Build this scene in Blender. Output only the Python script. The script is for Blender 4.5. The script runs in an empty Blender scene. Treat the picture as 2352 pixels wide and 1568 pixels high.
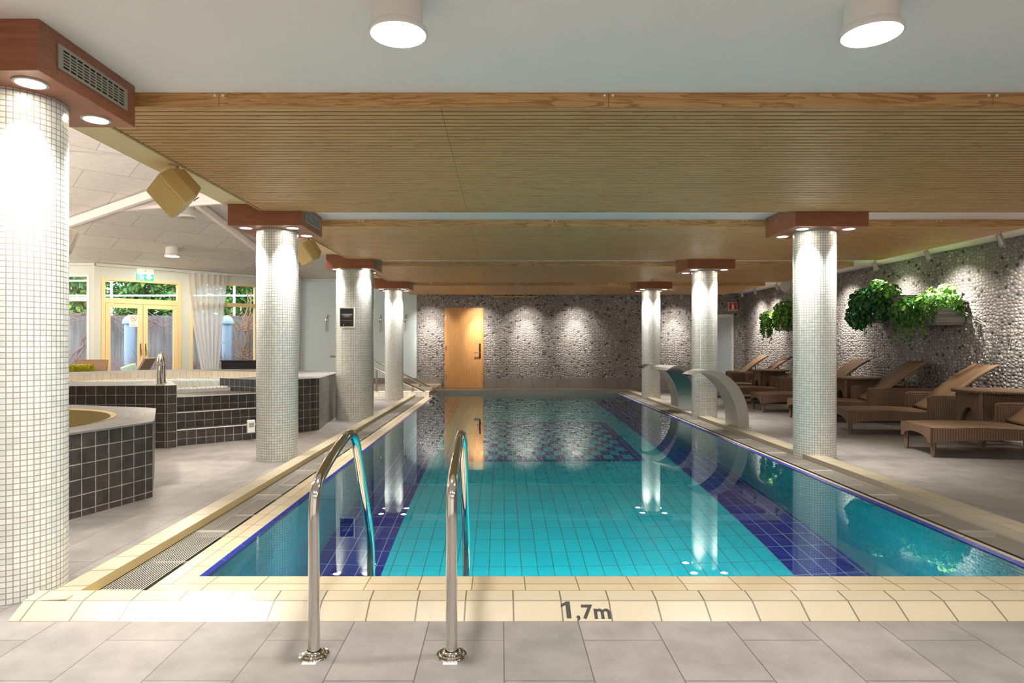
import bpy, math, random
from math import radians as R, pi, sin, cos
from mathutils import Vector, Matrix
sc = bpy.context.scene
COL = sc.collection
random.seed(7)

# ---------------------------------------------------------------- helpers
class MB:
    """collects shapes, then links them as ONE mesh object"""
    def __init__(s): s.v=[]; s.f=[]; s.uv=[]; s.mi=[]
    def add(s, vs, fs, uvs=None, m=0):
        b=len(s.v); s.v += [tuple(p) for p in vs]
        for i,f in enumerate(fs):
            s.f.append(tuple(b+k for k in f)); s.uv.append(uvs[i] if uvs else None); s.mi.append(m)
        return s
    def quad(s,a,b,c,d,uv=None,m=0): return s.add([a,b,c,d],[(0,1,2,3)],[uv] if uv else None,m)
    def box(s,x0,y0,z0,x1,y1,z1,m=0,mat=None):
        vs=[(x0,y0,z0),(x1,y0,z0),(x1,y1,z0),(x0,y1,z0),(x0,y0,z1),(x1,y0,z1),(x1,y1,z1),(x0,y1,z1)]
        if mat: vs=[tuple(mat@Vector(p)) for p in vs]
        dx,dy,dz=x1-x0,y1-y0,z1-z0
        U=lambda w,h:[(0,0),(w,0),(w,h),(0,h)]
        return s.add(vs,[(3,2,1,0),(4,5,6,7),(0,1,5,4),(1,2,6,5),(2,3,7,6),(3,0,4,7)],
                     [U(dx,dy),U(dx,dy),U(dx,dz),U(dy,dz),U(dx,dz),U(dy,dz)],m)
    def tube(s,pts,r,n=10,cap=True,m=0):
        P=[Vector(p) for p in pts]; L=len(P)
        rr=r if isinstance(r,(list,tuple)) else [r]*L
        t0=(P[1]-P[0]).normalized()
        up=Vector((0,0,1)) if abs(t0.z)<.9 else Vector((1,0,0))
        nrm=(up-t0*up.dot(t0)).normalized(); vs=[]
        for i in range(L):
            t=(P[min(i+1,L-1)]-P[max(i-1,0)]).normalized()
            nrm=(nrm-t*nrm.dot(t)); nrm=nrm.normalized() if nrm.length>1e-6 else t.orthogonal().normalized()
            bn=t.cross(nrm)
            for k in range(n):
                a=2*pi*k/n; vs.append(P[i]+(nrm*cos(a)+bn*sin(a))*rr[i])
        fs=[(i*n+k,i*n+(k+1)%n,(i+1)*n+(k+1)%n,(i+1)*n+k) for i in range(L-1) for k in range(n)]
        if cap: fs+=[tuple(range(n-1,-1,-1)),tuple((L-1)*n+k for k in range(n))]
        return s.add(vs,fs,None,m)
    def lathe(s,prof,n=32,c=(0,0,0),a0=0,cap=True,m=0,uvr=None):
        vs=[];fs=[];uvs=[]
        for r,z in prof:
            for k in range(n):
                a=a0+2*pi*k/n; vs.append((c[0]+r*cos(a),c[1]+r*sin(a),c[2]+z))
        for i in range(len(prof)-1):
            for k in range(n):
                fs.append((i*n+k,i*n+(k+1)%n,(i+1)*n+(k+1)%n,(i+1)*n+k))
                q=(uvr or prof[i][0])*2*pi/n
                uvs.append([(k*q,prof[i][1]),((k+1)*q,prof[i][1]),((k+1)*q,prof[i+1][1]),(k*q,prof[i+1][1])])
        if cap:
            if prof[0][0]>1e-5: fs.append(tuple(range(n-1,-1,-1))); uvs.append(None)
            if prof[-1][0]>1e-5: fs.append(tuple((len(prof)-1)*n+k for k in range(n))); uvs.append(None)
        return s.add(vs,fs,uvs,m)
    def prism(s,poly,z0,z1,m=0,top=True,bot=True,vo=0.0):
        n=len(poly)
        vs=[(p[0],p[1],z0) for p in poly]+[(p[0],p[1],z1) for p in poly]
        fs=[];uvs=[];u=0
        for i in range(n):
            j=(i+1)%n; l=math.dist(poly[i][:2],poly[j][:2])
            fs.append((i,j,n+j,n+i)); uvs.append([(u,z0-z1+vo),(u+l,z0-z1+vo),(u+l,vo),(u,vo)]); u+=l
        if top: fs.append(tuple(range(n,2*n))); uvs.append([(p[0],p[1]) for p in poly])
        if bot: fs.append(tuple(range(n-1,-1,-1))); uvs.append([(p[0],p[1]) for p in reversed(poly)])
        return s.add(vs,fs,uvs,m)
    def sheet(s,rows,uvs=None,m=0,closed=False):
        """grid of points rows[i][j]"""
        a=len(rows); b=len(rows[0]); vs=[p for r in rows for p in r]; fs=[];uu=[]
        for i in range(a-1):
            for j in range(b if closed else b-1):
                k=(j+1)%b
                fs.append((i*b+j,i*b+k,(i+1)*b+k,(i+1)*b+j))
                if uvs: uu.append([uvs[i][j],uvs[i][k],uvs[i+1][k],uvs[i+1][j]])
        return s.add(vs,fs,uu if uvs else None,m)
    def xf(s,M): s.v=[tuple(M@Vector(p)) for p in s.v]; return s
    def build(s,name,mats,parent=None,smooth=False,bevel=0,angle=40,solid=0,seg=2):
        me=bpy.data.meshes.new(name)
        me.from_pydata(s.v,[],s.f)
        ul=me.uv_layers.new(name='UVMap').data
        for p,u in zip(me.polygons,s.uv):
            if u:
                for k,li in enumerate(p.loop_indices): ul[li].uv=u[k]
        for p,mi in zip(me.polygons,s.mi): p.material_index=mi
        for m in (mats if isinstance(mats,(list,tuple)) else [mats]): me.materials.append(m)
        if smooth:
            me.polygons.foreach_set('use_smooth',[True]*len(me.polygons))
            me.set_sharp_from_angle(angle=R(angle))
        me.update()
        o=bpy.data.objects.new(name,me); COL.objects.link(o)
        if parent: o.parent=parent
        if solid:
            sm=o.modifiers.new('solid','SOLIDIFY'); sm.thickness=solid; sm.offset=0
        if bevel:
            bm=o.modifiers.new('bevel','BEVEL'); bm.width=bevel; bm.segments=seg; bm.limit_method='ANGLE'; bm.angle_limit=R(35)
        return o

def tag(o,label=None,cat=None,group=None,kind=None):
    if label: o['label']=label
    if cat: o['category']=cat
    if group: o['group']=group
    if kind: o['kind']=kind
    return o
def thing(name,label,cat,loc=(0,0,0),rz=0,group=None,kind='thing'):
    o=bpy.data.objects.new(name,None); COL.objects.link(o); o.empty_display_size=.1
    o.location=loc; o.rotation_euler=(0,0,rz)
    return tag(o,label,cat,group,kind)
def struct(o,label=None): o['kind']='structure'; return tag(o,label)
def copy_tree(o,parent=None):
    c=o.copy(); COL.objects.link(c)
    if parent: c.parent=parent
    for ch in list(o.children): copy_tree(ch,c)
    return c
def smoothpath(pts,n=8):
    P=[Vector(p) for p in pts]; out=[]
    for i in range(len(P)-1):
        p0=P[max(i-1,0)];p1=P[i];p2=P[i+1];p3=P[min(i+2,len(P)-1)]
        for k in range(n):
            t=k/n
            out.append(.5*((2*p1)+(p2-p0)*t+(2*p0-5*p1+4*p2-p3)*t*t+(3*p1-p0-3*p2+p3)*t**3))
    out.append(P[-1]); return out
def light(kind,name,loc,power,color=(1,1,1),target=None,parent=None,**kw):
    L=bpy.data.lights.new(name,kind); L.energy=power; L.color=color
    for k,v in kw.items(): setattr(L,k,v)
    o=bpy.data.objects.new(name,L); COL.objects.link(o)
    o.location=loc
    if target is not None:
        o.rotation_euler=(Vector(target)-Vector(loc)).to_track_quat('-Z','Y').to_euler()
    if parent:
        o.parent=parent
    return o

# ---------------------------------------------------------------- materials
def lin(c):
    if isinstance(c,str):
        c=c.lstrip('#'); c=tuple(int(c[i:i+2],16)/255 for i in (0,2,4))
    return tuple(x/12.92 if x<=.04045 else ((x+.055)/1.055)**2.4 for x in c)+(1.0,)
class NT:
    def __init__(s,name):
        s.m=bpy.data.materials.new(name); s.m.use_nodes=True; s.t=s.m.node_tree
        s.b=s.t.nodes['Principled BSDF']; s.out=s.t.nodes['Material Output']
    def n(s,typ,ins=None,**props):
        nd=s.t.nodes.new(typ)
        for k,v in props.items(): setattr(nd,k,v)
        for k,v in (ins or {}).items():
            if hasattr(v,'links') or isinstance(v,bpy.types.NodeSocket): s.t.links.new(v,nd.inputs[k])
            else: nd.inputs[k].default_value=v
        return nd
    def set(s,**kw):
        for k,v in kw.items():
            k={'base':'Base Color','rough':'Roughness','metal':'Metallic','normal':'Normal','spec':'Specular IOR Level',
               'coat':'Coat Weight','coatr':'Coat Roughness','emit':'Emission Color','emits':'Emission Strength','alpha':'Alpha',
               'sub':'Subsurface Weight','trans':'Transmission Weight','ior':'IOR'}.get(k,k)
            if isinstance(v,bpy.types.NodeSocket): s.t.links.new(v,s.b.inputs[k])
            else: s.b.inputs[k].default_value=v
        return s.m
    def obj(s,scale=(1,1,1),rot=(0,0,0),loc=(0,0,0),src='Object'):
        tc=s.n('ShaderNodeTexCoord')
        mp=s.n('ShaderNodeMapping',{'Vector':tc.outputs[src],'Scale':scale,'Rotation':rot,'Location':loc})
        return mp.outputs[0]
    def noise(s,vec,scale=5,detail=4,rough=.55,dist=0):
        return s.n('ShaderNodeTexNoise',{'Vector':vec,'Scale':scale,'Detail':detail,'Roughness':rough,'Distortion':dist})
    def ramp(s,fac,stops,interp='LINEAR'):
        r=s.n('ShaderNodeValToRGB',{'Fac':fac}); e=r.color_ramp; e.interpolation=interp
        while len(e.elements)<len(stops): e.elements.new(.5)
        for el,(p,c) in zip(e.elements,stops): el.position=p; el.color=lin(c)
        return r.outputs[0]
    def bump(s,h,strength=.3,dist=.01,normal=None):
        i={'Height':h,'Strength':strength,'Distance':dist}
        if normal is not None: i['Normal']=normal
        return s.n('ShaderNodeBump',i).outputs[0]
    def mix(s,f,a,b,mode='MIX'):
        return s.n('ShaderNodeMixRGB',{'Fac':f,'Color1':a,'Color2':b},blend_type=mode).outputs[0]
    def math(s,op,a,b=0.0):
        return s.n('ShaderNodeMath',{0:a,1:b},operation=op).outputs[0]

def plain(name,c,rough=.5,metal=0,spec=.5,coat=0,var=0,vs=6,bmp=0,bs=60):
    t=NT(name); v=t.obj()
    if var:
        nz=t.noise(v,vs).outputs['Fac']
        c0=lin(c); a=tuple(x*(1-var) for x in c0[:3])+(1,); b=tuple(min(1,x*(1+var)) for x in c0[:3])+(1,)
        t.set(base=t.mix(nz,a,b))
    else: t.set(base=lin(c))
    if bmp: t.set(normal=t.bump(t.noise(v,bs,3).outputs['Fac'],bmp,.005))
    return t.set(rough=rough,metal=metal,spec=spec,coat=coat)
def emis(name,c,s):
    t=NT(name); return t.set(base=lin(c),emit=lin(c),emits=s,rough=.4)

def tile(name,c1,c2,mort,bw,bh,ms=.004,off=0.0,src='UV',rough=.35,spec=.5,bmp=.3,loc=(0,0,0),rot=(0,0,0),mott=.12,msc=9,coat=0,freq=2,smooth=.1,bd=.003):
    t=NT(name); v=t.obj(src=src,loc=loc,rot=rot)
    br=t.n('ShaderNodeTexBrick',{'Vector':v,'Color1':lin(c1),'Color2':lin(c2),'Mortar':lin(mort),'Scale':1.0,'Mortar Size':ms,
        'Mortar Smooth':smooth,'Bias':0.0,'Brick Width':bw,'Row Height':bh},offset=off,offset_frequency=freq,squash=1.0)
    col=br.outputs['Color']
    if mott:
        nz=t.noise(t.obj(),msc,6,.65)
        f=t.n('ShaderNodeMapRange',{0:nz.outputs['Fac'],1:.3,2:.7,3:1-mott,4:1+mott}).outputs[0]
        col=t.mix(1.0,col,f,'MULTIPLY')
    t.set(base=col,rough=rough,spec=spec,coat=coat)
    inv=t.math('SUBTRACT',1.0,br.outputs['Fac'])
    t.set(normal=t.bump(inv,bmp,bd))
    return t.m

def wood(name,dark,light,axis='X',sc=1.0,rough=.45,contrast=1.0,spec=.4):
    t=NT(name)
    s={'X':(.7,9,9),'Z':(9,9,.7),'Y':(9,.7,9)}[axis]; s=tuple(a*sc for a in s)
    v=t.obj(scale=s)
    big=t.noise(v,1.6,3,.5,1.2).outputs['Fac']
    fr=t.math('FRACT',t.math('MULTIPLY',big,7.0))
    saw=t.math('POWER',fr,2.5)
    fine=t.noise(t.obj(scale=tuple(a*(2.2 if a<2 else 7) for a in s)),2.0,4,.6).outputs['Fac']
    f=t.math('ADD',t.math('MULTIPLY',saw,.42*contrast),t.math('MULTIPLY',fine,.6))
    t.set(base=t.ramp(f,[(.15,light),(.8,dark)]),rough=rough,spec=spec)
    t.set(normal=t.bump(fine,.08,.002))
    return t.m

def pebble(name,plane):
    t=NT(name)
    s=t.n('ShaderNodeSeparateXYZ',{0:t.obj()})
    v0=t.n('ShaderNodeCombineXYZ',{0:s.outputs[0 if plane=='XZ' else 1],1:t.math('MULTIPLY',s.outputs[2],1.3)}).outputs[0]
    wob=t.noise(v0,4.0,2).outputs['Color']
    v=t.n('ShaderNodeVectorMath',{0:v0,1:t.n('ShaderNodeVectorMath',{0:wob,'Scale':.05},operation='SCALE').outputs[0]},operation='ADD').outputs[0]
    a=t.n('ShaderNodeTexVoronoi',{'Vector':v,'Scale':17.0,'Randomness':.72},feature='F1',voronoi_dimensions='2D')
    e=t.n('ShaderNodeTexVoronoi',{'Vector':v,'Scale':17.0,'Randomness':.72},feature='DISTANCE_TO_EDGE',voronoi_dimensions='2D')
    rnd=t.n('ShaderNodeSeparateColor',{0:a.outputs['Color']}).outputs[0]
    col=t.ramp(rnd,[(0,'3c3a3b'),(.06,'4c494a'),(.08,'8c8888'),(.5,'989494'),(.88,'a29e9c'),(.97,'bdb9b6')])
    nz=t.noise(v0,30,3).outputs['Fac']
    col=t.mix(t.math('MULTIPLY',nz,.35),col,lin('6a6564'))
    g=t.n('ShaderNodeMapRange',{0:e.outputs['Distance'],1:.02,2:.12,3:0.0,4:1.0}).outputs[0]
    
    dm=t.n('ShaderNodeMapRange',{0:a.outputs['Distance'],1:.15,2:.62,3:1.0,4:0.0},interpolation_type='SMOOTHSTEP').outputs[0]
    h=t.n('ShaderNodeMapRange',{0:e.outputs['Distance'],1:0.0,2:.2,3:0.0,4:1.0},interpolation_type='SMOOTHSTEP').outputs[0]
    h=t.math('MULTIPLY',h,dm); gm=t.n('ShaderNodeMapRange',{0:h,1:.03,2:.16,3:0.0,4:1.0}).outputs[0]; col=t.mix(gm,lin('77726f'),col)
    t.set(base=col,rough=.65,spec=.22,normal=t.bump(h,.6,.018))
    return t.m

M={}
M['ceil']=plain('white_paint','f9eeea',.7,var=.02,vs=2)
M['warm_lit_soffit']=plain('warm_lit_soffit_tint','f2dcab',.6)  # white ceiling underside, its warm light put into the colour
M['pale_wall']=plain('pale_blue_wall_paint','c8d8e0',.6,var=.03,vs=1.5)
M['spa_wall']=plain('warm_grey_wall_paint','ccd0c8',.6,var=.03,vs=1.5)
M['oak']=wood('oak_slat','a87a48','dcae78','X',.8,.5,.8)
M['oakface']=wood('oak_fascia','9c6f3e','d2a66e','X',.9,.45,1.3)
M['cherry']=wood('cherry_veneer','7d4630','a1664b','X',.55,.32,.6)
M['door']=wood('door_veneer','b07c4a','d8a368','Z',.6,.35,.6)
M['groove_shade']=plain('groove_shade_brown','3b2a18',.7)  # slat sides coloured dark so the gaps read as shaded lines
M['dark']=plain('dark_gap','14110e',.8)
M['floor']=tile('grey_floor_slab','827c77','78736e','534e49',.6,.3065,.0022,.5,src='Object',rot=(0,0,pi/2),rough=.42,bmp=.25,mott=.2,msc=5,loc=(.085,-.012,0),spec=.35)
M['cream']=tile('cream_coping_tile','aa9e86','a4987f','655d4a',.2035,.12,.0035,0,rough=.3,bmp=.5,mott=.03,msc=3)
M['cream2']=tile('cream_ledge_tile','b8a98c','b2a181','7a6a47',.2515,.1,.003,0,rough=.25,bmp=.4,mott=.03,msc=3)
M['cream_in']=plain('cream_tile_edge','c4ab74',.35)
M['grey_in']=plain('grey_tile_edge','a59a88',.35)
M['steel_in']=plain('steel_gutter_edge','8c8a84',.3,.5)
M['bluegrip']=tile('blue_grip_tile','283888','22317c','505c98',.25,.2,.004,0,rough=.2,mott=.1)
M['slate']=tile('dark_slate_tile','45403c','393531','9a948b',.1025,.1025,.0035,0,rough=.45,bmp=.4,mott=.35,msc=14,spec=.4)
M['slate2']=tile('blue_slate_tile','3c4048','33373e','8d8f92',.1025,.1025,.0035,0,rough=.4,bmp=.4,mott=.3,msc=14,spec=.4)
M['slatetop']=tile('grey_slate_top','7d7b79','747271','a09c96',.3,.1,.003,.5,rough=.4,bmp=.3,mott=.15,msc=8)
M['creamtile']=tile('cream_upstand_tile','ddd5c2','d5ccb8','a89f8c',.1025,.1025,.003,0,rough=.35,bmp=.3,mott=.04)
M['band']=tile('grey_band_tile','857e78','7b746e','4f4a46',.317,.4,.004,0,rough=.4,bmp=.4,mott=.05)
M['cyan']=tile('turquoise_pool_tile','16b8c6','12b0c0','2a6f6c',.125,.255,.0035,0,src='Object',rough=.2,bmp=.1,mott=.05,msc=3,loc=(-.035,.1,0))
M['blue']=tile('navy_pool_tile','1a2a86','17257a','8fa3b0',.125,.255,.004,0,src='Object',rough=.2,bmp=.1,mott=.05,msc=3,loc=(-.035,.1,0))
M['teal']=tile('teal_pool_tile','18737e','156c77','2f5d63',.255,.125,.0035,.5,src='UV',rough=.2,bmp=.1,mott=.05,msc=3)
M['chrome']=plain('polished_chrome','d8d4cc',.08,1)
M['brush']=plain('brushed_steel','aaa59d',.32,1)
M['steel']=plain('satin_steel','b9b6b0',.38,1,var=.08,vs=30)
M['alu']=plain('matt_aluminium','aaa498',.5,.3)
M['white_plastic']=plain('white_plastic','e6e4de',.4)
M['speaker']=plain('cream_speaker_shell','d9b978',.5)
M['speakerw']=plain('white_speaker_shell','dfddd6',.5)
M['lens']=emis('warm_lamp_lens','ffe9cf',30)
M['lenscap']=emis('downlight_lens','fff0dc',25)
M['drum']=emis('lamp_glass','fff8f2',60)
M['winframe']=plain('cream_window_frame','e6cf9a',.45)
M['winwhite']=plain('white_window_frame','d9dde0',.45)
def concrete(name):
    t=NT(name); n1=t.noise(t.obj(scale=(5,5,.35)),2.5,5,.65).outputs['Fac']; n2=t.noise(t.obj(),1.3,4).outputs['Fac']
    f=t.math('ADD',t.math('MULTIPLY',n1,.65),t.math('MULTIPLY',n2,.35))
    t.set(base=t.ramp(f,[(.3,'4a4643'),(.5,'6d6966'),(.7,'8a857f')]),rough=.85,normal=t.bump(n1,.3,.01)); return t.m
M['concrete']=concrete('weathered_concrete')
M['soil']=plain('garden_soil','5b524c',.95,var=.3,vs=4,bmp=.5,bs=20)
M['twig']=plain('dry_twig_bark','7d5f5c',.8,var=.3,vs=12)
M['twig2']=plain('brown_branch_bark','8d6a4e',.8,var=.3,vs=12)
M['rail']=plain('white_rail_paint','e4ebf2',.4)
M['ventpipe']=plain('galvanised_vent','8295a8',.5,.1)
M['black']=plain('black_lacquer','15161a',.25)
M['red']=plain('sign_red','c4221a',.4)
M['white']=plain('sign_white','f2f0ec',.4)
M['ink']=plain('dark_print','1d1c18',.6)
M['postback']=plain('poster_black','221c1c',.35,var=.4,vs=14)
M['orange']=plain('sign_orange','d08a2c',.5)
M['exitg']=emis('exit_sign_green','12c072',1.0)
M['exitw']=emis('exit_sign_white','f2fff8',1.3)
M['greydoor']=plain('grey_door_paint','aab6bf',.45)
M['acrylic']=plain('white_acrylic','dfe6ea',.2,coat=.5)
M['canvas']=plain('chair_canvas','a08f7d',.8,bmp=.3,bs=200)
M['mint']=plain('mint_cushion_fabric','b9d2c4',.9,bmp=.3,bs=120)
M['lime']=plain('lime_shaggy_fabric','a9a425',.95,var=.4,vs=30)
M['pot']=pebble('pebble_planter_shell','YZ')
M['pebx']=pebble('pebble_wall_back','XZ'); M['peby']=pebble('pebble_wall_side','YZ')
def leafmat(name,a,b,c):
    t=NT(name); oi=t.noise(t.obj(),11,2).outputs['Fac']
    col=t.ramp(oi,[(.3,a),(.5,b),(.72,c)])
    t.set(base=col,rough=.4,spec=.5)
    tr=t.n('ShaderNodeBsdfTranslucent',{'Color':col})
    mx=t.n('ShaderNodeMixShader',{0:.25,1:t.b.outputs[0],2:tr.outputs[0]})
    t.t.links.new(mx.outputs[0],t.out.inputs[0]); return t.m
M['leafdark']=leafmat('dark_ivy_leaf','173f2a','23603a','4f9a5c')
M['leafmid']=leafmat('green_ivy_leaf','2a6224','438a35','7ab84e')
M['leaflight']=leafmat('light_ivy_leaf','4c7f34','7caa4c','a8c470')
M['hedge']=leafmat('conifer_foliage','1f4f2c','3f7a3a','76a64e')
M['hedge2']=leafmat('yellow_green_foliage','4f7f30','86aa3c','b9c868')
def rattan(name,dark,light,ax):
    t=NT(name); v=t.obj()
    s=t.n('ShaderNodeSeparateXYZ',{0:v})
    a=t.math('ADD',s.outputs[0],s.outputs[1]) if ax=='XY' else s.outputs[0]
    w1=t.math('SINE',t.math('MULTIPLY',a,2*pi/.024))
    w2=t.math('SINE',t.math('MULTIPLY',s.outputs[2],2*pi/.009))
    par=t.math('SIGN',t.math('SINE',t.math('MULTIPLY',a,pi/.024)))
    h=t.math('ADD',t.math('MULTIPLY',w1,.5),t.math('MULTIPLY',t.math('MULTIPLY',w2,par),.35))
    f=t.n('ShaderNodeMapRange',{0:h,1:-.8,2:.8,3:0.0,4:1.0}).outputs[0]
    nz=t.noise(v,9,3).outputs['Fac']
    col=t.mix(f,lin(dark),lin(light)); col=t.mix(t.math('MULTIPLY',nz,.3),col,lin('5f4430'))
    t.set(base=col,rough=.5,spec=.35,normal=t.bump(f,.7,.006)); return t.m
M['rattan']=rattan('woven_rattan','44332a','8a6f57','XY')
def rattantop(name):
    t=NT(name); v=t.obj(); s=t.n('ShaderNodeSeparateXYZ',{0:v})
    w=t.math('SINE',t.math('MULTIPLY',s.outputs[0],2*pi/.012))
    f=t.n('ShaderNodeMapRange',{0:w,1:-1.0,2:1.0,3:0.0,4:1.0}).outputs[0]
    nz=t.noise(v,7,3).outputs['Fac']
    col=t.mix(f,lin('6a5340'),lin('98795c')); col=t.mix(t.math('MULTIPLY',nz,.3),col,lin('7a5638'))
    t.set(base=col,rough=.45,spec=.35,normal=t.bump(f,.4,.004)); return t.m
M['rattantop']=rattantop('woven_rattan_seat')
# mosaic
def mosaic(name,c1,c2):
    t=NT(name); v=t.obj(src='UV')
    br=t.n('ShaderNodeTexBrick',{'Vector':v,'Color1':lin(c1),'Color2':lin(c2),'Mortar':lin('9c9488'),'Scale':1.0,'Mortar Size':.0021,
       'Mortar Smooth':.1,'Bias':0.0,'Brick Width':.0251,'Row Height':.0251},offset=0.0)
    wv=t.n('ShaderNodeVectorMath',{0:t.n('ShaderNodeVectorMath',{0:v,1:(39.8,39.8,1)},operation='MULTIPLY').outputs[0]},operation='FLOOR').outputs[0]
    wn=t.n('ShaderNodeTexWhiteNoise',{'Vector':wv})
    f=t.n('ShaderNodeMapRange',{0:wn.outputs['Value'],1:0.0,2:1.0,3:.9,4:1.06}).outputs[0]
    col=t.mix(1.0,br.outputs['Color'],f,'MULTIPLY')
    t.set(base=col,rough=.22,spec=.5,coat=.25,coatr=.05)
    t.set(normal=t.bump(t.math('SUBTRACT',1.0,br.outputs['Fac']),.6,.002)); return t.m
M['mosaic']=mosaic('glass_mosaic','dee0da','d4d8d2')
# water and glass
def water(name,tint,scale=2.2,strength=.03):
    t=NT(name); v=t.obj(scale=(1,.55,1))
    nz=t.noise(v,scale,2,.5).outputs['Fac']
    g=t.n('ShaderNodeBsdfGlass',{'Color':lin(tint),'Roughness':0.0,'IOR':1.333,'Normal':t.bump(nz,strength,.02)})
    t.t.links.new(g.outputs[0],t.out.inputs[0]); return t.m
M['water']=water('pool_water','f2ffff')
M['tubwater']=water('tub_water','e4f6ff',6,.1)
def glass(name):
    t=NT(name)
    fr=t.n('ShaderNodeFresnel',{'IOR':1.45}); tr=t.n('ShaderNodeBsdfTransparent',{'Color':(.95,.97,.97,1)})
    gl=t.n('ShaderNodeBsdfGlossy',{'Color':(1,1,1,1),'Roughness':.0})
    mx=t.n('ShaderNodeMixShader',{0:fr.outputs[0],1:tr.outputs[0],2:gl.outputs[0]})
    t.t.links.new(mx.outputs[0],t.out.inputs[0]); return t.m
M['glass']=glass('window_glass')
def sheer(name):
    t=NT(name)
    d=t.n('ShaderNodeBsdfDiffuse',{'Color':lin('f2f0ee')}); tl=t.n('ShaderNodeBsdfTranslucent',{'Color':lin('f4f2f0')})
    tr=t.n('ShaderNodeBsdfTransparent',{'Color':(1,1,1,1)})
    a=t.n('ShaderNodeMixShader',{0:.62,1:d.outputs[0],2:tl.outputs[0]})
    b=t.n('ShaderNodeMixShader',{0:.18,1:a.outputs[0],2:tr.outputs[0]})
    t.t.links.new(b.outputs[0],t.out.inputs[0]); return t.m
M['sheer']=sheer('sheer_curtain')
def woolboard(name,rot):
    t=NT(name); v=t.obj(src='UV')
    br=t.n('ShaderNodeTexBrick',{'Vector':v,'Color1':lin('e2deda'),'Color2':lin('d9d5d1'),'Mortar':lin('b0aba8'),'Scale':1.0,'Mortar Size':.006,
       'Mortar Smooth':.1,'Bias':0.0,'Brick Width':1.2,'Row Height':.7},offset=.5)
    nz=t.noise(t.obj(src='UV',scale=(1,3,1)),6,8,.75).outputs['Fac']
    f=t.n('ShaderNodeMapRange',{0:nz,1:.3,2:.7,3:.86,4:1.1}).outputs[0]
    t.set(base=t.mix(1.0,br.outputs['Color'],f,'MULTIPLY'),rough=.9,spec=.1); return t.m
M['wool']=woolboard('wood_wool_board',0)
POW=dict(drum=19,back=9.5,spa=24,globe=112,spotb=90,spotr=100,pool=15,sky=3.2,exp=1.05,cap=92)
# ================================================================ SETTING
H_CEIL=2.48
PX0,PX1,PY0,PY1=-1.45,2.70,3.22,15.2      # pool inner faces
WY=16.9                                    # back wall
WX=6.4                                     # pebble side wall
# floor slab with the pool opening
b=MB()
for x0,y0,x1,y1 in [(-11.3,-3.5,-2.0,17.0),(3.2,-3.5,6.5,17.0),(-2.0,-3.5,3.2,2.72),(-2.0,15.4,3.2,17.0)]:
    b.quad((x0,y0,0),(x1,y0,0),(x1,y1,0),(x0,y1,0))
struct(b.build('floor',M['floor']),'grey stone slab floor around the pool')
b=MB(); b.box(-2.64,-3.5,H_CEIL,6.6,17.0,H_CEIL+.15)
struct(b.build('ceiling',M['ceil']),'flat white ceiling over the pool hall')
# pebble walls
b=MB(); b.box(-2.2,WY,0,6.45,WY+.12,2.5)
struct(b.build('wall_back',M['pebx']),'grey pebble wall behind the far end of the pool')
b=MB(); b.quad((WX,17,0),(WX,-3.5,0),(WX,-3.5,2.5),(WX,17,2.5))
struct(b.build('wall_right',M['peby']),'grey pebble wall behind the rattan loungers')
b=MB(); b.box(-5.3,WY+.02,0,-2.2,WY+.15,3.2)
struct(b.build('wall_spa_back',M['pale_wall']),'pale blue painted wall with coat hooks')
b=MB(); b.box(-2.64,-3.6,0,6.6,-3.5,2.5)
struct(b.build('wall_near',M['ceil']),'white wall behind the viewer')
b=MB(); b.quad((-2.64,-3.5,0),(-2.64,1.5,0),(-2.64,1.5,2.5),(-2.64,-3.5,2.5)); b.quad((-11.3,1.5,0),(-11.3,1.5,6.2),(-2.64,1.5,6.2),(-2.64,1.5,0))
b.quad((-11.3,1.5,0),(-11.3,13.6,0),(-11.3,13.6,6.2),(-11.3,1.5,6.2))
struct(b.build('wall_left',M['spa_wall']),'painted walls closing the spa corner')
b=MB(); b.box(-2.2,WY-.015,0,-1.53,WY+.02,.26); b.box(-.43,WY-.015,0,5.62,WY+.02,.26); b.box(6.1,WY-.015,0,6.4,WY+.02,.26)
struct(b.build('baseboard_back',M['band']),'band of large grey tiles below the pebble wall')
b=MB(); b.box(-5.25,WY-.0,0,-2.2,WY+.03,.26)
struct(b.build('baseboard_spa_back',M['band']),'band of grey tiles below the pale blue wall')
# spa roof facets
UA=Vector((-.70711,-.70711,0)); C0=Vector((-5.25,16.9,0))
zA=lambda x,y:2.86+.1414*(x-y+22.15)
zR=lambda x,y:2.86+.1414*(16.9-y)
zB=lambda x,y:2.86+.1414*(13.6-y)
def facet(mb,pts,zf,ud,vd):
    vs=[(x,y,zf(x,y)) for x,y in pts]
    mb.add(vs,[tuple(range(len(pts)))],[[(x*ud[0]+y*ud[1],x*vd[0]+y*vd[1]) for x,y in pts]])
b=MB()
facet(b,[(-5.25,16.9),(-5.25,11.0),(-2.64,11.0),(-2.64,1.5),(-8.55,1.5),(-8.55,13.6)],zA,(.7071,.7071),(.7071,-.7071))
facet(b,[(-5.25,17.0),(-2.64,17.0),(-2.64,11.0),(-5.25,11.0)],zR,(1,0),(0,1))
facet(b,[(-11.3,13.7),(-8.55,13.7),(-8.55,1.5),(-11.3,1.5)],zB,(1,0),(0,1))
b.add([(-5.25,11,zR(0,11)),(-2.64,11,zR(0,11)),(-2.64,11,zA(-2.64,11))],[(0,1,2)])
struct(b.build('ceiling_spa',M['wool']),'sloping grey wood wool ceiling over the spa')
b=MB(); b.quad((-2.64,1.5,H_CEIL),(-2.64,17,H_CEIL),(-2.64,17,3.0),(-2.64,1.5,6.3))
struct(b.build('trim_1',M['ceil']),'white upstand between flat and sloping ceiling')
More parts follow.
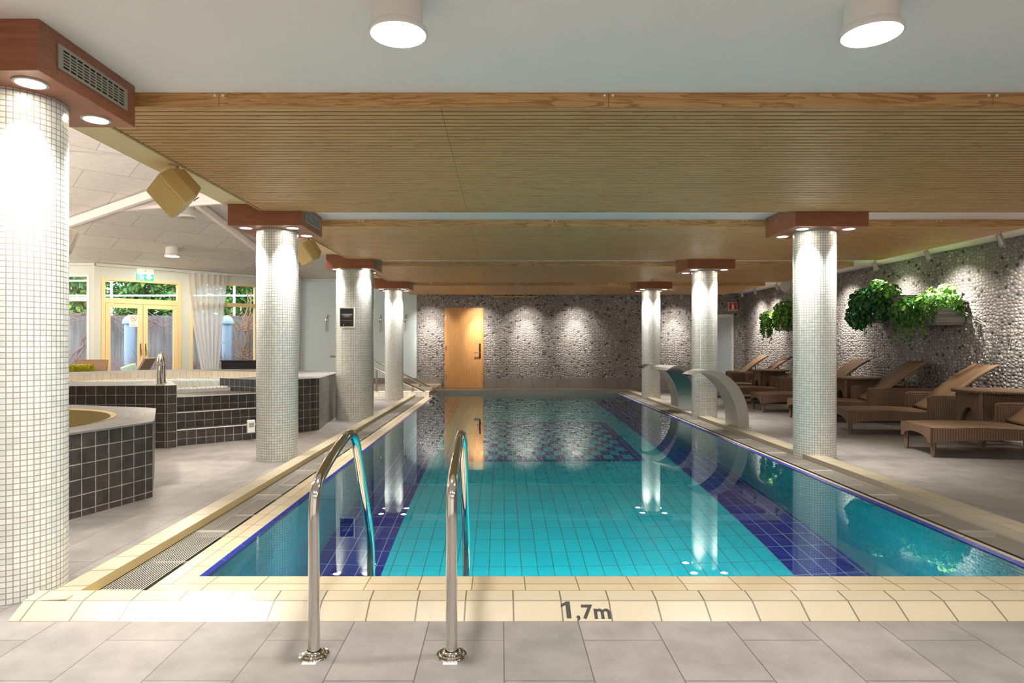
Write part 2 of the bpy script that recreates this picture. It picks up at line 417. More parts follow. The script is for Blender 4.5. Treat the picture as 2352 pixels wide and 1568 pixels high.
# white roof beams
def beam(name,a,bp,w,h,label):
    a=Vector(a);bp=Vector(bp); L=(bp-a).length
    mb=MB(); mb.box(-w/2,0,-h,w/2,L,0)
    q=(bp-a).to_track_quat('Y','Z').to_matrix().to_4x4(); q.translation=a
    mb.xf(q); o=mb.build(name,M['ceil'],bevel=.006); return struct(o,label)
Pz=zA(-5.45,10.6)-.02
beam('roof_beam',(-5.25,16.8,zA(-5.25,16.8)-.01),(-5.3,10.6,zA(-5.3,10.6)-.01),.09,.11,'white hip beam running to the far window corner')
beam('roof_beam',(-8.5,11.6,zA(-8.5,11.6)-.01),(-5.3,10.4,zA(-5.3,10.4)-.03),.09,.14,'white sloping beam crossing behind the near speaker')
beam('roof_beam',(-6.85,11.05,3.47),(-4.2,10.9,3.62),.09,.07,'white level tie beam under the sloping beam')
b=MB(); b.prism([(-6.8,11.0),(-4.2,10.88),(-4.2,10.94),(-6.8,11.06)],3.36,3.4)
b=MB(); g=[(-6.75,11.03,3.42),(-4.2,10.9,3.57),(-4.2,10.9,3.95),(-5.4,10.95,3.8)]
b.add(g,[(0,1,2,3)]); struct(b.build('trim_2',M['ceil'],solid=.02),'smooth white infill panel above the tie beam')

b=MB(); b.box(-2.638,1.5,2.472,-2.28,16.9,2.481); struct(b.build('trim_11',M['warm_lit_soffit']),'white ceiling edge strip left of the oak panels, tinted cream for its warm light')
# ---- pool basin
b=MB(); ZF=-1.65
def fq(x0,y0,x1,y1,m): b.quad((x0,y0,ZF),(x1,y0,ZF),(x1,y1,ZF),(x0,y1,ZF),m=m)
CX0,CX1=-.90,2.16
kx0,kx1,ky0,ky1=-.41,1.84,8.15,11.46     # navy frame round the chequerboard
fq(PX0,PY0,CX0,PY1,1); fq(CX1,PY0,PX1,PY1,1)
fq(CX0,PY0,CX1,ky0,0); fq(CX0,ky1,CX1,PY1,0); fq(CX0,ky0,kx0,ky1,0); fq(kx1,ky0,CX1,ky1,0)
fw=.125; fq(kx0,ky0,kx1,ky0+fw,1); fq(kx0,ky1-fw,kx1,ky1,1); fq(kx0,ky0+fw,kx0+fw,ky1-fw,1); fq(kx1-fw,ky0+fw,kx1,ky1-fw,1)
nx,ny=16,12; dx=(kx1-kx0-2*fw)/nx; dy=(ky1-ky0-2*fw)/ny
for i in range(nx):
    for j in range(ny):
        fq(kx0+fw+i*dx,ky0+fw+j*dy,kx0+fw+(i+1)*dx,ky0+fw+(j+1)*dy,0 if (i+j)%2==1 else 1)
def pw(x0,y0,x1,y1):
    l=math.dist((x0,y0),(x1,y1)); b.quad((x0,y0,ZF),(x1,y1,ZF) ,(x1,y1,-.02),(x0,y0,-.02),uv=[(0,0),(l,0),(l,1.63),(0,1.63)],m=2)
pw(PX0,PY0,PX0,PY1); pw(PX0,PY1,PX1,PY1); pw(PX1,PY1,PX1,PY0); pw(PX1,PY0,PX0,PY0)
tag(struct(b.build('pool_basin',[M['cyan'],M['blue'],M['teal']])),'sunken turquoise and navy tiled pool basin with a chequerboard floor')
b=MB(); b.quad((PX0-.04,PY0-.03,-.017),(PX1+.04,PY0-.03,-.017),(PX1+.04,PY1,-.017),(PX0-.04,PY1,-.017))
tag(b.build('pool_water',M['water']),'still clear water filling the tiled pool','water',kind='stuff')
# ledges between water and gutter (cream tiles with a blue nosing)
b=MB(); zl=0.0
def ledge(p0,p1,p2,p3,L,m=0,v=(0,.1)): b.quad(p0,p1,p2,p3,uv=[(0,v[0]),(L,v[0]),(L,v[1]),(0,v[1])],m=m)
XL0,XL1=-1.645,PX0-.04
XR0,XR1=PX1+.04,2.765
W=XR1-XL0
ledge((-1.86,2.83,zl),(3.02,2.83,zl),(3.02,2.96,zl),(-1.86,2.96,zl),4.88)
ledge((XL0,2.96,zl),(XR1,2.96,zl),(XR1,3.073,zl),(XL0,3.073,zl),W)
ledge((XL0,3.073,zl),(XR1,3.073,zl),(XR1,PY0-.035,zl-.004),(XL0,PY0-.035,zl-.004),W)
ledge((XL0,3.07,zl),(XL0,PY1,zl),((XL0+XL1)/2,PY1,zl),((XL0+XL1)/2,3.07,zl),PY1-3.07)
ledge(((XL0+XL1)/2,3.07,zl),((XL0+XL1)/2,PY1,zl),(XL1,PY1,zl-.004),(XL1,3.07,zl-.004),PY1-3.07)
ledge((XR0,3.07,zl-.004),(XR0,PY1,zl-.004),(XR1,PY1,zl),(XR1,3.07,zl),PY1-3.07)
# blue nosing
ledge((XL1,PY0-.035,zl-.004),(XR0,PY0-.035,zl-.004),(PX1,PY0,-.03),(PX0,PY0,-.03),W,1,(0,.2))
ledge((XL1,PY0-.035,zl-.004),(PX0,PY0,-.03),(PX0,PY1,-.03),(XL1,PY1,zl-.004),1,1,(0,.2))
b.uv[-1]=[(0,0),(0,.2),(12,.2),(12,0)]
ledge((XR0,PY0-.035,zl-.004),(XR0,PY1,zl-.004),(PX1,PY1,-.03),(PX1,PY0,-.03),12,1,(0,.2))
struct(b.build('trim_3',[M['cream2'],M['bluegrip']]),'cream tiled overflow ledge with blue nosing at the water')
# kerbs
def kerb(name,prof,a,bb,label,axis,inner='cream_in'):
    """prof: list of (offset,z); runs from a to bb along axis"""
    mb=MB(); L=bb-a; mats=[M['cream'],M[inner]]
    for i in range(len(prof)-1):
        (o0,z0),(o1,z1)=prof[i],prof[i+1]
        P=lambda t,o,z:(t,o,z) if axis=='x' else (o,t,z)
        last=i==len(prof)-2
        mb.quad(P(a,o0,z0),P(bb,o0,z0),P(bb,o1,z1),P(a,o1,z1),uv=[(a-.257,0),(bb-.257,0),(bb-.257,.12),(a-.257,.12)],m=1 if last else 0)
    for t,k in ((a,1),(bb,-1)):
        P=lambda o,z:(t,o,z) if axis=='x' else (o,t,z)
        pts=[P(o,z) for o,z in prof]+[P(prof[0][0],prof[-1][1])]
        mb.add(pts,[tuple(range(len(pts)))])
    return struct(mb.build(name,mats),label)
kerb('trim_4',[(2.651,0),(2.744,.05),(2.834,.06),(2.834,-.03)],-2.03,3.2,'cream tiled kerb across the near end of the pool','x')
kerb('trim_5',[(-2.03,0),(-1.985,.05),(-1.85,.056),(-1.85,-.05)],2.744,15.75,'cream tiled kerb along the left gutter','y')
kerb('trim_6',[(3.25,0),(3.19,.05),(2.995,.056),(2.995,-.05)],2.744,15.75,'cream tiled kerb along the right gutter','y','grey_in')
kerb('trim_7',[(15.75,0),(15.68,.055),(15.2,.056),(15.2,-.06)],-1.56,3.2,'tiled kerb across the far end of the pool','x','steel_in')
# gutter channels under the grates
b=MB()
for x0,x1 in ((-1.85,-1.645),(2.765,2.995)):
    b.quad((x0,2.83,-.06),(x1,2.83,-.06),(x1,15.2,-.06),(x0,15.2,-.06))
    b.quad((x0,2.83,-.06),(x0,15.2,-.06),(x0,15.2,.01),(x0,2.83,.01)); b.quad((x1,2.83,-.06),(x1,15.2,-.06),(x1,15.2,0),(x1,2.83,0))
struct(b.build('trim_8',M['dark']),'dark overflow channels under the gutter grates')

# ================================================================ GRATES
ORD=['first','second','third','fourth','fifth','sixth','seventh','eighth','ninth','tenth','eleventh','twelfth','thirteenth']
def grate(x0,x1,y0,y1,side,k):
    o=thing('drain_grate',f'{ORD[k]} steel slat grate from the near end of the {side} gutter','grate',(0,0,0),0,f'{side} gutter grates')
    o.location=((x0+x1)/2,(y0+y1)/2,-.012); w=(x1-x0)/2-.004; l=(y1-y0)/2-.003
    n=15; mb=MB()
    for i in range(n):
        x=-w+.004+(2*w-.008)*i/(n-1); mb.box(x-.0025,-l,.0198,x+.0025,l,.022)
    mb.build('slats',M['alu'],o)
    for a,z in ((-l,.0222),(l-.012,.0222),(-.006,-.004)):
        mb=MB(); mb.box(-w,a,-.012,w,a+.012,z); mb.build('end_bar' if z>0 else 'cross_bar',M['alu'],o)
for k in range(13):
    y0=2.96+k*.945
    y1=min(y0+.945,15.2)
    if y1-y0<.2: continue
    grate(-1.848,-1.648,y0,y1,'left',k); grate(2.768,2.992,y0,y1,'right',k)

# ================================================================ DEPTH MARK
ang=math.atan2(.05,.093)
def text(body,size,loc,rot,mat,name,parent=None,extr=.0008,bold=0,align='LEFT'):
    c=bpy.data.curves.new(name,'FONT'); c.body=body; c.size=size; c.extrude=extr; c.offset=bold; c.align_x=align
    t=bpy.data.objects.new('tmp',c); COL.objects.link(t)
    bpy.context.view_layer.update()
    me=bpy.data.meshes.new_from_object(t.evaluated_get(bpy.context.evaluated_depsgraph_get()))
    bpy.data.objects.remove(t); me.name=name
    me.materials.clear(); me.materials.append(mat)
    o=bpy.data.objects.new(name,me); COL.objects.link(o)
    o.location=loc; o.rotation_euler=rot
    if parent: o.parent=parent
    return o
dm=thing('depth_marking','black 1,7m depth marking on the near cream kerb','marking',(.262,2.651+.016*cos(ang),.016*sin(ang)+.001),0)
dm.rotation_euler=(ang,0,0)
mb=MB(); q=[(.012,0),(.031,0),(.031,.083),(.014,.083),(-.008,.068),(-.008,.055),(.012,.066)]
mb.add([(x,y,.0008) for x,y in q],[(0,1,2,3,6),(3,4,5,6)]); mb.build('numeral',M['ink'],dm)
text(',',.09,(.05,.0,0),(0,0,0),M['ink'],'comma',dm,bold=.0018)
text('7',.096,(.074,.0,0),(0,0,0),M['ink'],'numeral',dm,bold=.0022)
text('m',.098,(.124,.0,0),(0,0,0),M['ink'],'letter',dm,bold=.0022)

# ================================================================ SLATTED OAK PANELS
PXL,PXR=-2.28,5.7; ZP=2.405
ranks=['nearest','second','third','farthest']
for k,(y0,y1) in enumerate([(3.43,6.17),(6.91,9.66),(10.40,13.12),(13.88,16.38)]):
    o=thing('slatted_raft',f'{ranks[k]} slatted oak panel hung under the white ceiling','ceiling panel',((PXL+PXR)/2,y0,ZP),0,'slatted oak ceiling panels')
    hw=(PXR-PXL)/2; cx=(PXL+PXR)/2
    mb=MB(); n=int((y1-y0-.05)/.0595); p=(y1-y0-.05)/n
    seams=[PXL+.03,-1.99 if k%2 else -2.2,-.32,1.66,3.64,PXR-.01]
    seams=[PXL+.03,-.32,1.66,3.64,PXR-.01]
    for i in range(n):
        ya=.025+i*p
        for s in range(len(seams)-1):
            xa,xb=seams[s]-cx+.001,seams[s+1]-cx-.001
            # rounded slat
            pr=[(ya+.003,.022),(ya+.0035,.004),(ya+.008,0),(ya+p-.016,0),(ya+p-.0115,.004),(ya+p-.011,.022)]
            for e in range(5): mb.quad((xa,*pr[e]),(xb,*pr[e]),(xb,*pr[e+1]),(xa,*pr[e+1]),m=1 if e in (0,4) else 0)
            mb.add([(xa,q,z) for q,z in pr],[tuple(range(6))])
    mb.build('slats',[M['oak'],M['groove_shade']],o)
    mb=MB(); mb.box(-hw+.02,.012,.022,hw-.005,y1-y0-.012,.038); mb.build('backing_board',M['dark'],o)
    fb=MB(); fs=[PXL,-1.5,.575,2.62,4.7,PXR]
    for s in range(len(fs)-1): fb.box(fs[s]-cx+.001,0,0,fs[s+1]-cx-.001,.02,.073)
    f=fb.build('front_fascia',M['oakface'],o,bevel=.002)
    for s in fs[1:-1]:
        for q in (-.022,.022):
            pm=MB(); pm.lathe([(.0075,0),(.006,.004)],10); pm.v=[(v[0]+s-cx+q,-v[2],v[1]+.06) for v in pm.v]
            pm.build('screw_cap',M['white_plastic'],f)
    rb=MB(); rb.box(-hw,y1-y0-.02,0,hw,y1-y0,.073); rb.build('rear_fascia',M['oakface'],o,bevel=.002)
    rb=MB(); rb.box(-hw,.02,-.002,-hw+.022,y1-y0-.02,.073); rb.build('end_trim',M['oakface'],o,bevel=.002)

# ================================================================ COLUMNS
def make_column(x,y,r,label,grille,warm=(1,.962,.915),pw=POW['cap']):
    o=thing('column',label,'column',(x,y,0),0,'mosaic columns','thing')
    mb=MB(); mb.lathe([(r,0),(r,2.27)],56,uvr=.0251*round(2*pi*r/.0251)/(2*pi),cap=False); mb.build('shaft',M['mosaic'],o,smooth=True)
    mb=MB(); mb.box(-.35,-.35,2.268,.35,.35,H_CEIL); cap=mb.build('capital',M['cherry'],o,bevel=.003)
    for sx in (-1,1):
        for sy in (-1,1):
            c=(.225*sx,.225*sy,2.268)
            mb=MB(); mb.lathe([(.068,0),(.067,-.006),(.056,-.007),(.052,0)],28,c,cap=False,m=0); mb.lathe([(0,-.002),(.053,-.002)],28,c,cap=False,m=1)
            mb.build('downlight',[M['alu'],M['lenscap']],cap,smooth=True)
            light('SPOT','downlight_beam',(c[0],c[1],2.25),pw,warm,parent=o,spot_size=R(88),spot_blend=1.0,shadow_soft_size=.045)
    if grille:
        mb=MB(); X=.351
        mb.box(X-.002,-.22,2.335,X+.002,.25,2.42,m=1)
        y0,y1,z0,z1=-.24,.27,2.325,2.43
        for za,zb in ((z0,z0+.013),(z1-.013,z1)): mb.box(X,y0,za,X+.006,y1,zb)
        for ya,yb in ((y0,y0+.03),(y1-.03,y1)): mb.box(X,ya,z0+.013,X+.006,yb,z1-.013)
        nc,nr=10,6
        for i in range(1,nc): q=y0+.03+(y1-y0-.06)*i/nc; mb.box(X,q-.004,z0+.013,X+.0058,q+.004,z1-.013)
        for i in range(1,nr): q=z0+.013+(z1-z0-.026)*i/nr; mb.box(X,y0+.03,q-.0035,X+.0055,y1-.03,q+.0035)
        mb.build('vent_grille',[M['alu'],M['dark']],cap)
    else:
        mb=MB(); mb.tube([(-.351,.05,2.40),(-.368,.05,2.40),(-.372,.05,2.392),(-.372,.05,2.375)],.004,6); mb.build('hook',M['alu'],cap)
    return o
make_column(-2.25,3.0,.2,'mosaic column nearest the viewer, left of the pool, cut by the frame',True)
make_column(-2.235,6.45,.2,'slim mosaic column standing beside the hot tub steps',True)
make_column(-2.235,9.88,.285,'thick mosaic column carrying a black framed notice',True)
make_column(-2.2,13.3,.19,'farthest mosaic column left of the pool, by the handrails',True)
make_column(3.165,6.5,.2,'nearest mosaic column right of the pool, before the loungers',False)
make_column(3.14,9.93,.19,'middle mosaic column right of the pool, behind the large water spout',False)
make_column(3.12,13.38,.19,'farthest mosaic column right of the pool, behind the smaller spouts',False)
# ================================================================ CEILING LAMPS
def drum_lamp(x,y,z,r,h,label,power,on=True,grp='ceiling drum lamps',color=(1,.98,.96)):
    o=thing('ceiling_lamp',label,'lamp',(x,y,z),0,grp)
    mb=MB(); mb.lathe([(r*.9,0),(r*.9,-h*.72),(r*.98,-h*.78),(r*1.06,-h*.86),(r*1.06,-h*.97),(r*1.0,-h)],40,cap=False)
    mb.build('housing',M['white_plastic'],o,smooth=True)
    mb=MB(); mb.lathe([(0,-h*1.04),(r*.6,-h*1.035),(r*.96,-h*1.02),(r*.99,-h*.99),(r*.98,-h*.97)],40,cap=False); mb.build('lens',M['drum'] if on else M['alu'],o,smooth=True)
    if power:
        L=light('AREA','lamp_glow',(0,0,-h*1.06),power,color,parent=o,shape='DISK',size=r*1.8)
    return o
drum_lamp(-.40,2.52,2.48,.107,.13,'bright white drum lamp on the ceiling, left of the two nearest',POW['drum'])
drum_lamp(1.45,2.52,2.48,.107,.13,'bright white drum lamp on the ceiling, right of the two nearest',POW['drum'])
for x in (-1.2,.6,2.5,4.4):  # unseen lamps added behind the viewer to brighten the hall
    for y in (.2,-1.9):
        drum_lamp(x,y,2.48,.107,.13,'added white drum lamp on the ceiling behind the viewer, unseen fill',POW['back'])
# spa ceiling lamps
def onA(px,py):
    r=(px-1150)/1480; k=(791-py)/1480; d=4.85/(k+.1414*(1-r)); return r*d,d
for px,py,lab,on,p in ((430,478,'white drum lamp on the sloping spa ceiling, unlit, nearer one',False,0),(395,570,'small glowing drum lamp on the sloping spa ceiling near the windows',True,POW['spa'])):
    x,y=onA(px,py); drum_lamp(x,y,zA(x,y)+.03,.135,.2,lab,p,on,'spa ceiling lamps',(1,.85,.62))
M['globe']=emis('fill_globe','fff1e0',POW['globe'])
for x,y,dz,l in ((-3.6,7.6,.63,'added unseen fill globe over the hot tub, beyond the frame'),(-7.6,8.2,1.55,'added unseen fill globe left of the hot tub, beyond the frame'),(-9.9,11.0,1.0,'added unseen fill globe before the left window, beyond the frame')):  # globes added out of view to lift the dark spa ceiling
    o=thing('ceiling_lamp',l,'lamp',(x,y,(zA if x>-8.55 else zB)(x,y)),0,'added spa fill globes')
    mb=MB(); mb.lathe([(.06,0),(.06,-.03),(.012,-.04),(.012,.13-dz)],20,cap=False); mb.build('stem',M['white_plastic'],o,smooth=True)
    mb=MB(); mb.lathe([(.15*sin(pi*k/16),-dz+.15*cos(pi*k/16)) for k in range(17)],28,cap=False); mb.build('globe',M['globe'],o,smooth=True)
# ================================================================ SPOTLIGHTS
def spotlamp(p,target,label,power,group,color=(1,.92,.80),z=2.48,bright=1,size=52):
    p=Vector(p); o=thing('spotlight',label,'spotlight',(p.x,p.y,z),0,group)
    d=(Vector(target)-p).normalized(); c=p-Vector((p.x,p.y,z))
    mb=MB(); mb.lathe([(.028,0),(.028,-.012)],16); mb.tube([(0,0,-.01),(0,0,c.z*.7),tuple(c-d*.05)],.007,8); mb.build('bracket',M['alu'],o)
    q=d.to_track_quat('Z','Y').to_matrix().to_4x4(); q.translation=c
    mb=MB(); mb.lathe([(0,-.075),(.026,-.075),(.03,-.065),(.031,.0),(.041,.05),(.044,.052),(.044,.06),(.038,.06),(.034,.04)],24,cap=False).xf(q); mb.build('housing',M['brush'],o,smooth=True)
    mb=MB(); mb.lathe([(0,.045),(.035,.045)],24,cap=False).xf(q); mb.build('lens',M['lens'],o)
    if power:
        for sz,pw in ((size,power),(size*2.0,power*.45)):
            s=light('SPOT','spot_beam',tuple(p+d*.07),pw,color,target=target,spot_size=R(sz),spot_blend=1.0,shadow_soft_size=.02)
            s.parent=o; s.matrix_parent_inverse=Matrix.Translation(Vector((-p.x,-p.y,-z)))
    return o
nthb=['leftmost','second from the left','third from the left','fourth from the left','fifth from the left','sixth from the left']
for i,px in enumerate((984,1098,1206,1322,1437,1556)):
    x=(px-1150)/1480*16.5
    spotlamp((x,16.15,2.345),(x+.03,16.9,1.3),f'small steel spotlight in front of the back pebble wall, {nthb[i]}',POW['spotb'] if i!=4 else 0,'back wall spotlights',size=46)
ys=[6.2,7.6,8.9,10.15,11.75,13.75,14.95,15.75]
lab=['before the nearest lounger wall, beyond the frame','nearest visible one above the loungers','second one above the loungers, before the planter','above the ivy planter','half hidden behind the near right column, washing the wall','between the far white speaker and the wall','second from the back corner','closest to the back corner']
for y,l in zip(ys,lab):
    spotlamp((5.9,y,2.37),(6.4,y+.02,1.25) if y<15 else (6.4,y+.1,1.2),f'steel track spotlight, {l}',POW['spotr'],'side wall spotlights',size=60)
# plate and rail at the back wall
o=thing('ceiling_rail','brass coloured pipe rail under the farthest oak panel','rail',(.38,16.5,2.42))
mb=MB(); mb.tube([(-.6,0,.06),(-.6,0,-.02),(-.56,0,-.06),(.54,0,-.06),(.58,0,-.02),(.58,0,.06)],.016,10); mb.build('pipe',plain('brass_pipe','c9b06a',.35,.6),o,smooth=True)

# ================================================================ SPEAKERS
def speaker(loc,rot,mat,label,s=1.0,group='ceiling speakers',ceil=2.48):
    o=thing('hanging_speaker',label,'speaker',loc,0,group)
    E=bpy.context
    from mathutils import Euler
    q=Euler(rot).to_matrix().to_4x4()
    mb=MB(); w,h,d=.13*s,.13*s,.12*s; w2,h2=.085*s,.085*s
    # front face toward -Y, tapered rear
    f=[(-w,-d,-h),(w,-d,-h),(w,-d,h),(-w,-d,h)]; m=[(-w,0,-h),(w,0,-h),(w,0,h),(-w,0,h)]; bk=[(-w2,d,-h2),(w2,d,-h2),(w2,d,h2),(-w2,d,h2)]
    vs=f+m+bk; fs=[(0,1,2,3)]
    for a in (0,4):
        for i in range(4): j=(i+1)%4; fs.append((a+i,a+4+i,a+4+j,a+j))
    fs.append((11,10,9,8)); mb.add(vs,fs).xf(q); mb.build('cabinet',mat,o,bevel=.012*s,seg=3)
    mb=MB(); g=.012*s; mb.box(-w+g,-d-.008*s,-h+g,w-g,-d,h-g); mb.xf(q); mb.build('grille',mat,o,bevel=.006*s)
    mb=MB(); mb.box(w*.35,d*.1-.001,-h-.003,w*.6,d*.4,-h+.001,m=0); mb.box(w*.4,d*.17,-h-.004,w*.55,d*.33,-h-.001,m=1)
    mb.xf(q); mb.build('badge',[M['dark'],M['white']],o)
    mb=MB(); top=ceil-loc[2]; mb.tube([(0,0,top),(0,0,h*.8)],.012,8); mb.box(-.05,-.03,top-.012,.05,.03,top); mb.build('bracket',M['alu'],o)
    return o
SP=speaker((-2.40,4.78,2.285),(R(38),R(-18),R(-42)),M['speaker'],'cream yellow boxy speaker hung from the ceiling edge, nearest one',1.0)
speaker((-2.40,8.05,2.30),(R(30),R(-15),R(-38)),M['speaker'],'cream speaker hung between the slim and the thick left columns',.95)
speaker((-2.42,11.6,2.31),(R(30),R(-10),R(-20)),M['speaker'],'small cream speaker half hidden behind the thick column',.95)
speaker((-6.13,9.0,2.62),(R(20),0,R(120)),M['alu'],'grey speaker half hidden behind the nearest column',1.25,ceil=zA(-6.13,9.0))
speaker((5.82,13.05,2.32),(R(35),R(12),R(40)),M['speakerw'],'white speaker hung by the side wall behind the near right column',1.0)
speaker((6.0,7.0,2.33),(R(30),R(10),R(30)),M['speakerw'],'white speaker at the right frame edge above the loungers',1.0)

# ================================================================ LADDER RAILS
def pool_rail(x,label):
    o=thing('pool_handrail',label,'handrail',(x,2.362,0),0,'pool entry handrails')
    pts=[(0,0,-.0),(0,0,.2),(0,0,.42),(0,.004,.54),(0,.035,.615),(0,.16,.665),(0,.36,.712),(0,.50,.733),(0,.60,.727),(0,.675,.68),(0,.735,.60),(0,.83,.445),(0,.945,.26),(0,1.005,.15),(0,1.035,.05),(0,1.04,-.1),(0,1.04,-.5),(0,1.04,-1.2)]
    mb=MB(); mb.tube(smoothpath(pts,7),.0212,20); mb.build('rail',M['chrome'],o,smooth=True)
    mb=MB(); mb.lathe([(.024,.022),(.03,.02),(.034,.014),(.043,.013),(.047,.008),(.055,.007),(.058,.002),(.058,0)],40,cap=False); mb.build('flange',M['chrome'],o,smooth=True)
    mb=MB(); mb.box(-.026,-.068,.0,.024,-.05,.003); mb.build('shim',M['white_plastic'],o)
    return o
pool_rail(-.684,'left polished steel ladder handrail arching into the pool')
pool_rail(-.18,'right polished steel ladder handrail arching into the pool')
# underwater lamps added in the near pool wall, unseen, to brighten the pool
for i,x in enumerate((-.45,.62,1.65)):
    o=thing('pool_fill_light','added unseen round fill lamp under water in the near pool wall','fill light',(x,PY0,-.75),0,'added underwater fill lamps')
    mb=MB(); mb.lathe([(.13,0),(.13,.02),(.10,.025)],28,cap=False).xf(Matrix.Rotation(R(-90),4,'X')); mb.build('bezel',M['brush'],o,smooth=True)
    mb=MB(); mb.lathe([(0,.012),(.11,.012)],28,cap=False).xf(Matrix.Rotation(R(-90),4,'X')); mb.build('lens',M['drum'],o)
    light('AREA','pool_fill_beam',(0,.05,0),POW['pool'],(.92,1,1),target=(0,1.0,-.12),parent=o,shape='DISK',size=.2)

# ================================================================ WATER SPOUTS
def spout(y,label,wd=.46):
    o=thing('water_spout',label,'water spout',(3.1,y,.05),0,'stainless water spouts')
    outer=[(.15,0),(.145,.14),(.12,.3),(.06,.46),(-.03,.59),(-.15,.69),(-.27,.74),(-.39,.755),(-.50,.735),(-.60,.69)]
    inner=[(.0,0),(-.005,.14),(-.03,.28),(-.085,.42),(-.165,.54),(-.25,.63),(-.335,.69),(-.42,.715),(-.51,.712),(-.60,.678)]
    O=[(p.x,p.y) for p in smoothpath([(a,b_,0) for a,b_ in outer],5)]; I=[(p.x,p.y) for p in smoothpath([(a,b_,0) for a,b_ in inner],5)]
    n=len(O); h=wd/2
    wv=lambda i:h
    mb=MB()
    ro=[[(a,-h,z),(a,h,z)] for a,z in O]; ri=[[(a,-h,z),(a,h,z)] for a,z in I]
    mb.sheet(ro); mb.sheet([list(reversed(r)) for r in ri])
    mb.sheet([[(I[i][0],-h,I[i][1]),(O[i][0],-h,O[i][1])] for i in range(n)]); mb.sheet([[(O[i][0],h,O[i][1]),(I[i][0],h,I[i][1])] for i in range(n)])
    mb.add([ro[-1][0],ro[-1][1],ri[-1][1],ri[-1][0]],[(0,1,2,3)])
    mb.build('blade',M['steel'],o,smooth=True,angle=30)
    mb=MB(); mb.box(-.60,-h+.03,.676,-.575,h-.03,.69); mb.build('outlet_slot',M['dark'],o)
    mb=MB(); mb.box(-.02,-h-.02,-.002,.17,h+.02,.006); mb.build('base_plate',M['steel'],o)
    return o
spout(8.66,'nearest and largest looking curved steel water spout on the right kerb')
spout(10.68,'middle curved steel water spout, partly behind a mosaic column').rotation_euler=(0,0,R(24))
spout(11.5,'farthest curved steel water spout on the right kerb')

# ================================================================ LOUNGERS
def arch_panel(mb,x0,x1,y,zt,zl,za,leg,t,axis='x',n=14):
    """upright woven panel with an arched lower edge"""
    top=[];bot=[]
    xs=[x0,x0+leg]+[x0+leg+(x1-x0-2*leg)*i/n for i in range(1,n)]+[x1-leg,x1]
    for x in xs:
        u=(x-x0-leg)/(x1-x0-2*leg); u=min(1,max(0,u))
        z=zl+(za-zl)*(1-(2*u-1)**2)**.5
        if x<=x0+leg*.99 or x>=x1-leg*.99: z=zl
        top.append((x,zt)); bot.append((x,z))
    P=(lambda x,yy,z:(x,yy,z)) if axis=='x' else (lambda x,yy,z:(yy,x,z))
    for yy in (y-t/2,y+t/2):
        mb.sheet([[P(x,yy,z) for x,z in bot],[P(x,yy,z) for x,z in top]])
    mb.sheet([[P(x,y-t/2,z) for x,z in bot],[P(x,y+t/2,z) for x,z in bot]])
    mb.sheet([[P(x,y-t/2,z) for x,z in top],[P(x,y+t/2,z) for x,z in top]])
    for k in (0,-1):
        mb.quad(P(bot[k][0],y-t/2,bot[k][1]),P(bot[k][0],y+t/2,bot[k][1]),P(top[k][0],y+t/2,top[k][1]),P(top[k][0],y-t/2,top[k][1]))
def make_lounger():
    o=thing('sun_lounger','x','sun lounger',group='rattan sun loungers along the side wall')
    hw=.31
    mb=MB()   # seat deck with a soft dip
    rows=[]
    for i in range(25):
        x=.0+1.92*i/24; z=.305+.012*sin(pi*min(1,x/1.0))
        rows.append([(x,-hw,z-.012),(x,-hw+.02,z),(x,-.1,z-.004),(x,.1,z-.004),(x,hw-.02,z),(x,hw,z-.012)])
    mb.sheet(rows); mb.box(0,-hw,.25,.02,hw,.296)
    mb.build('seat',M['rattantop'],o,smooth=True)
    mb=MB(); arch_panel(mb,-.01,1.93,-hw,.30,.15,.19,.06,.03); arch_panel(mb,-.01,1.93,hw,.30,.15,.19,.06,.03)
    arch_panel(mb,-hw-.015,hw+.015,.0,.30,.15,.225,.05,.03,'y'); arch_panel(mb,-hw-.015,hw+.015,1.92,.30,.15,.2,.05,.03,'y')
    mb.build('apron',M['rattan'],o)
    for s in (-1,1):
        mb=MB(); mb.box(.93,s*hw-.028,.16,1.94,s*hw+.028,.485); 
        a=mb.build('side_panel',M['rattan'],o,bevel=.008)
        mb=MB(); mb.tube([(.93,s*hw,.18),(.93,s*hw,.485),(.95,s*hw,.495),(1.94,s*hw,.495)],.021,8); mb.build('rolled_edge',M['rattan'],a,smooth=True)
    bk=[(1.0,.33),(1.12,.41),(1.28,.545),(1.45,.69),(1.6,.80),(1.74,.885)]
    P=smoothpath([(a,b_,0) for a,b_ in bk],4); mb=MB(); rows=[]
    for i,p in enumerate(P):
        dip=.012
        rows.append([(p.x,-.265,p.y),(p.x+dip*.6,-.13,p.y-dip),(p.x+dip*.9,0,p.y-dip*1.4),(p.x+dip*.6,.13,p.y-dip),(p.x,.265,p.y)])
    mb.sheet(rows); br=mb.build('backrest',M['rattantop'],o,smooth=True,solid=.03)
    mb=MB(); mb.tube([(1.45,-.2,.66),(1.55,-.2,.33)],.012,8); mb.tube([(1.45,.2,.66),(1.55,.2,.33)],.012,8); mb.tube([(1.55,-.2,.33),(1.55,.2,.33)],.012,8); mb.build('prop_frame',M['rattan'],br)
    for x in (.03,1.88):
        for s in (-1,1):
            mb=MB(); mb.lathe([(.017,0),(.021,.02),(.026,.12),(.03,.2)],12,(x,s*(hw-.02),0)); mb.build('leg',M['rattan'],o,smooth=True)
    return o
L0=make_lounger(); first=True
ldesc=['nearest rattan sun lounger, its head end cut by the right frame edge','second nearest rattan sun lounger, beside the large round side table','third rattan sun lounger, its foot hidden by the near right column','fourth rattan sun lounger, showing its foot left of the near right column','fifth rattan sun lounger, before the small table behind the column','sixth rattan sun lounger, behind the far side table, back raised','farthest rattan sun lounger, near the grey door']
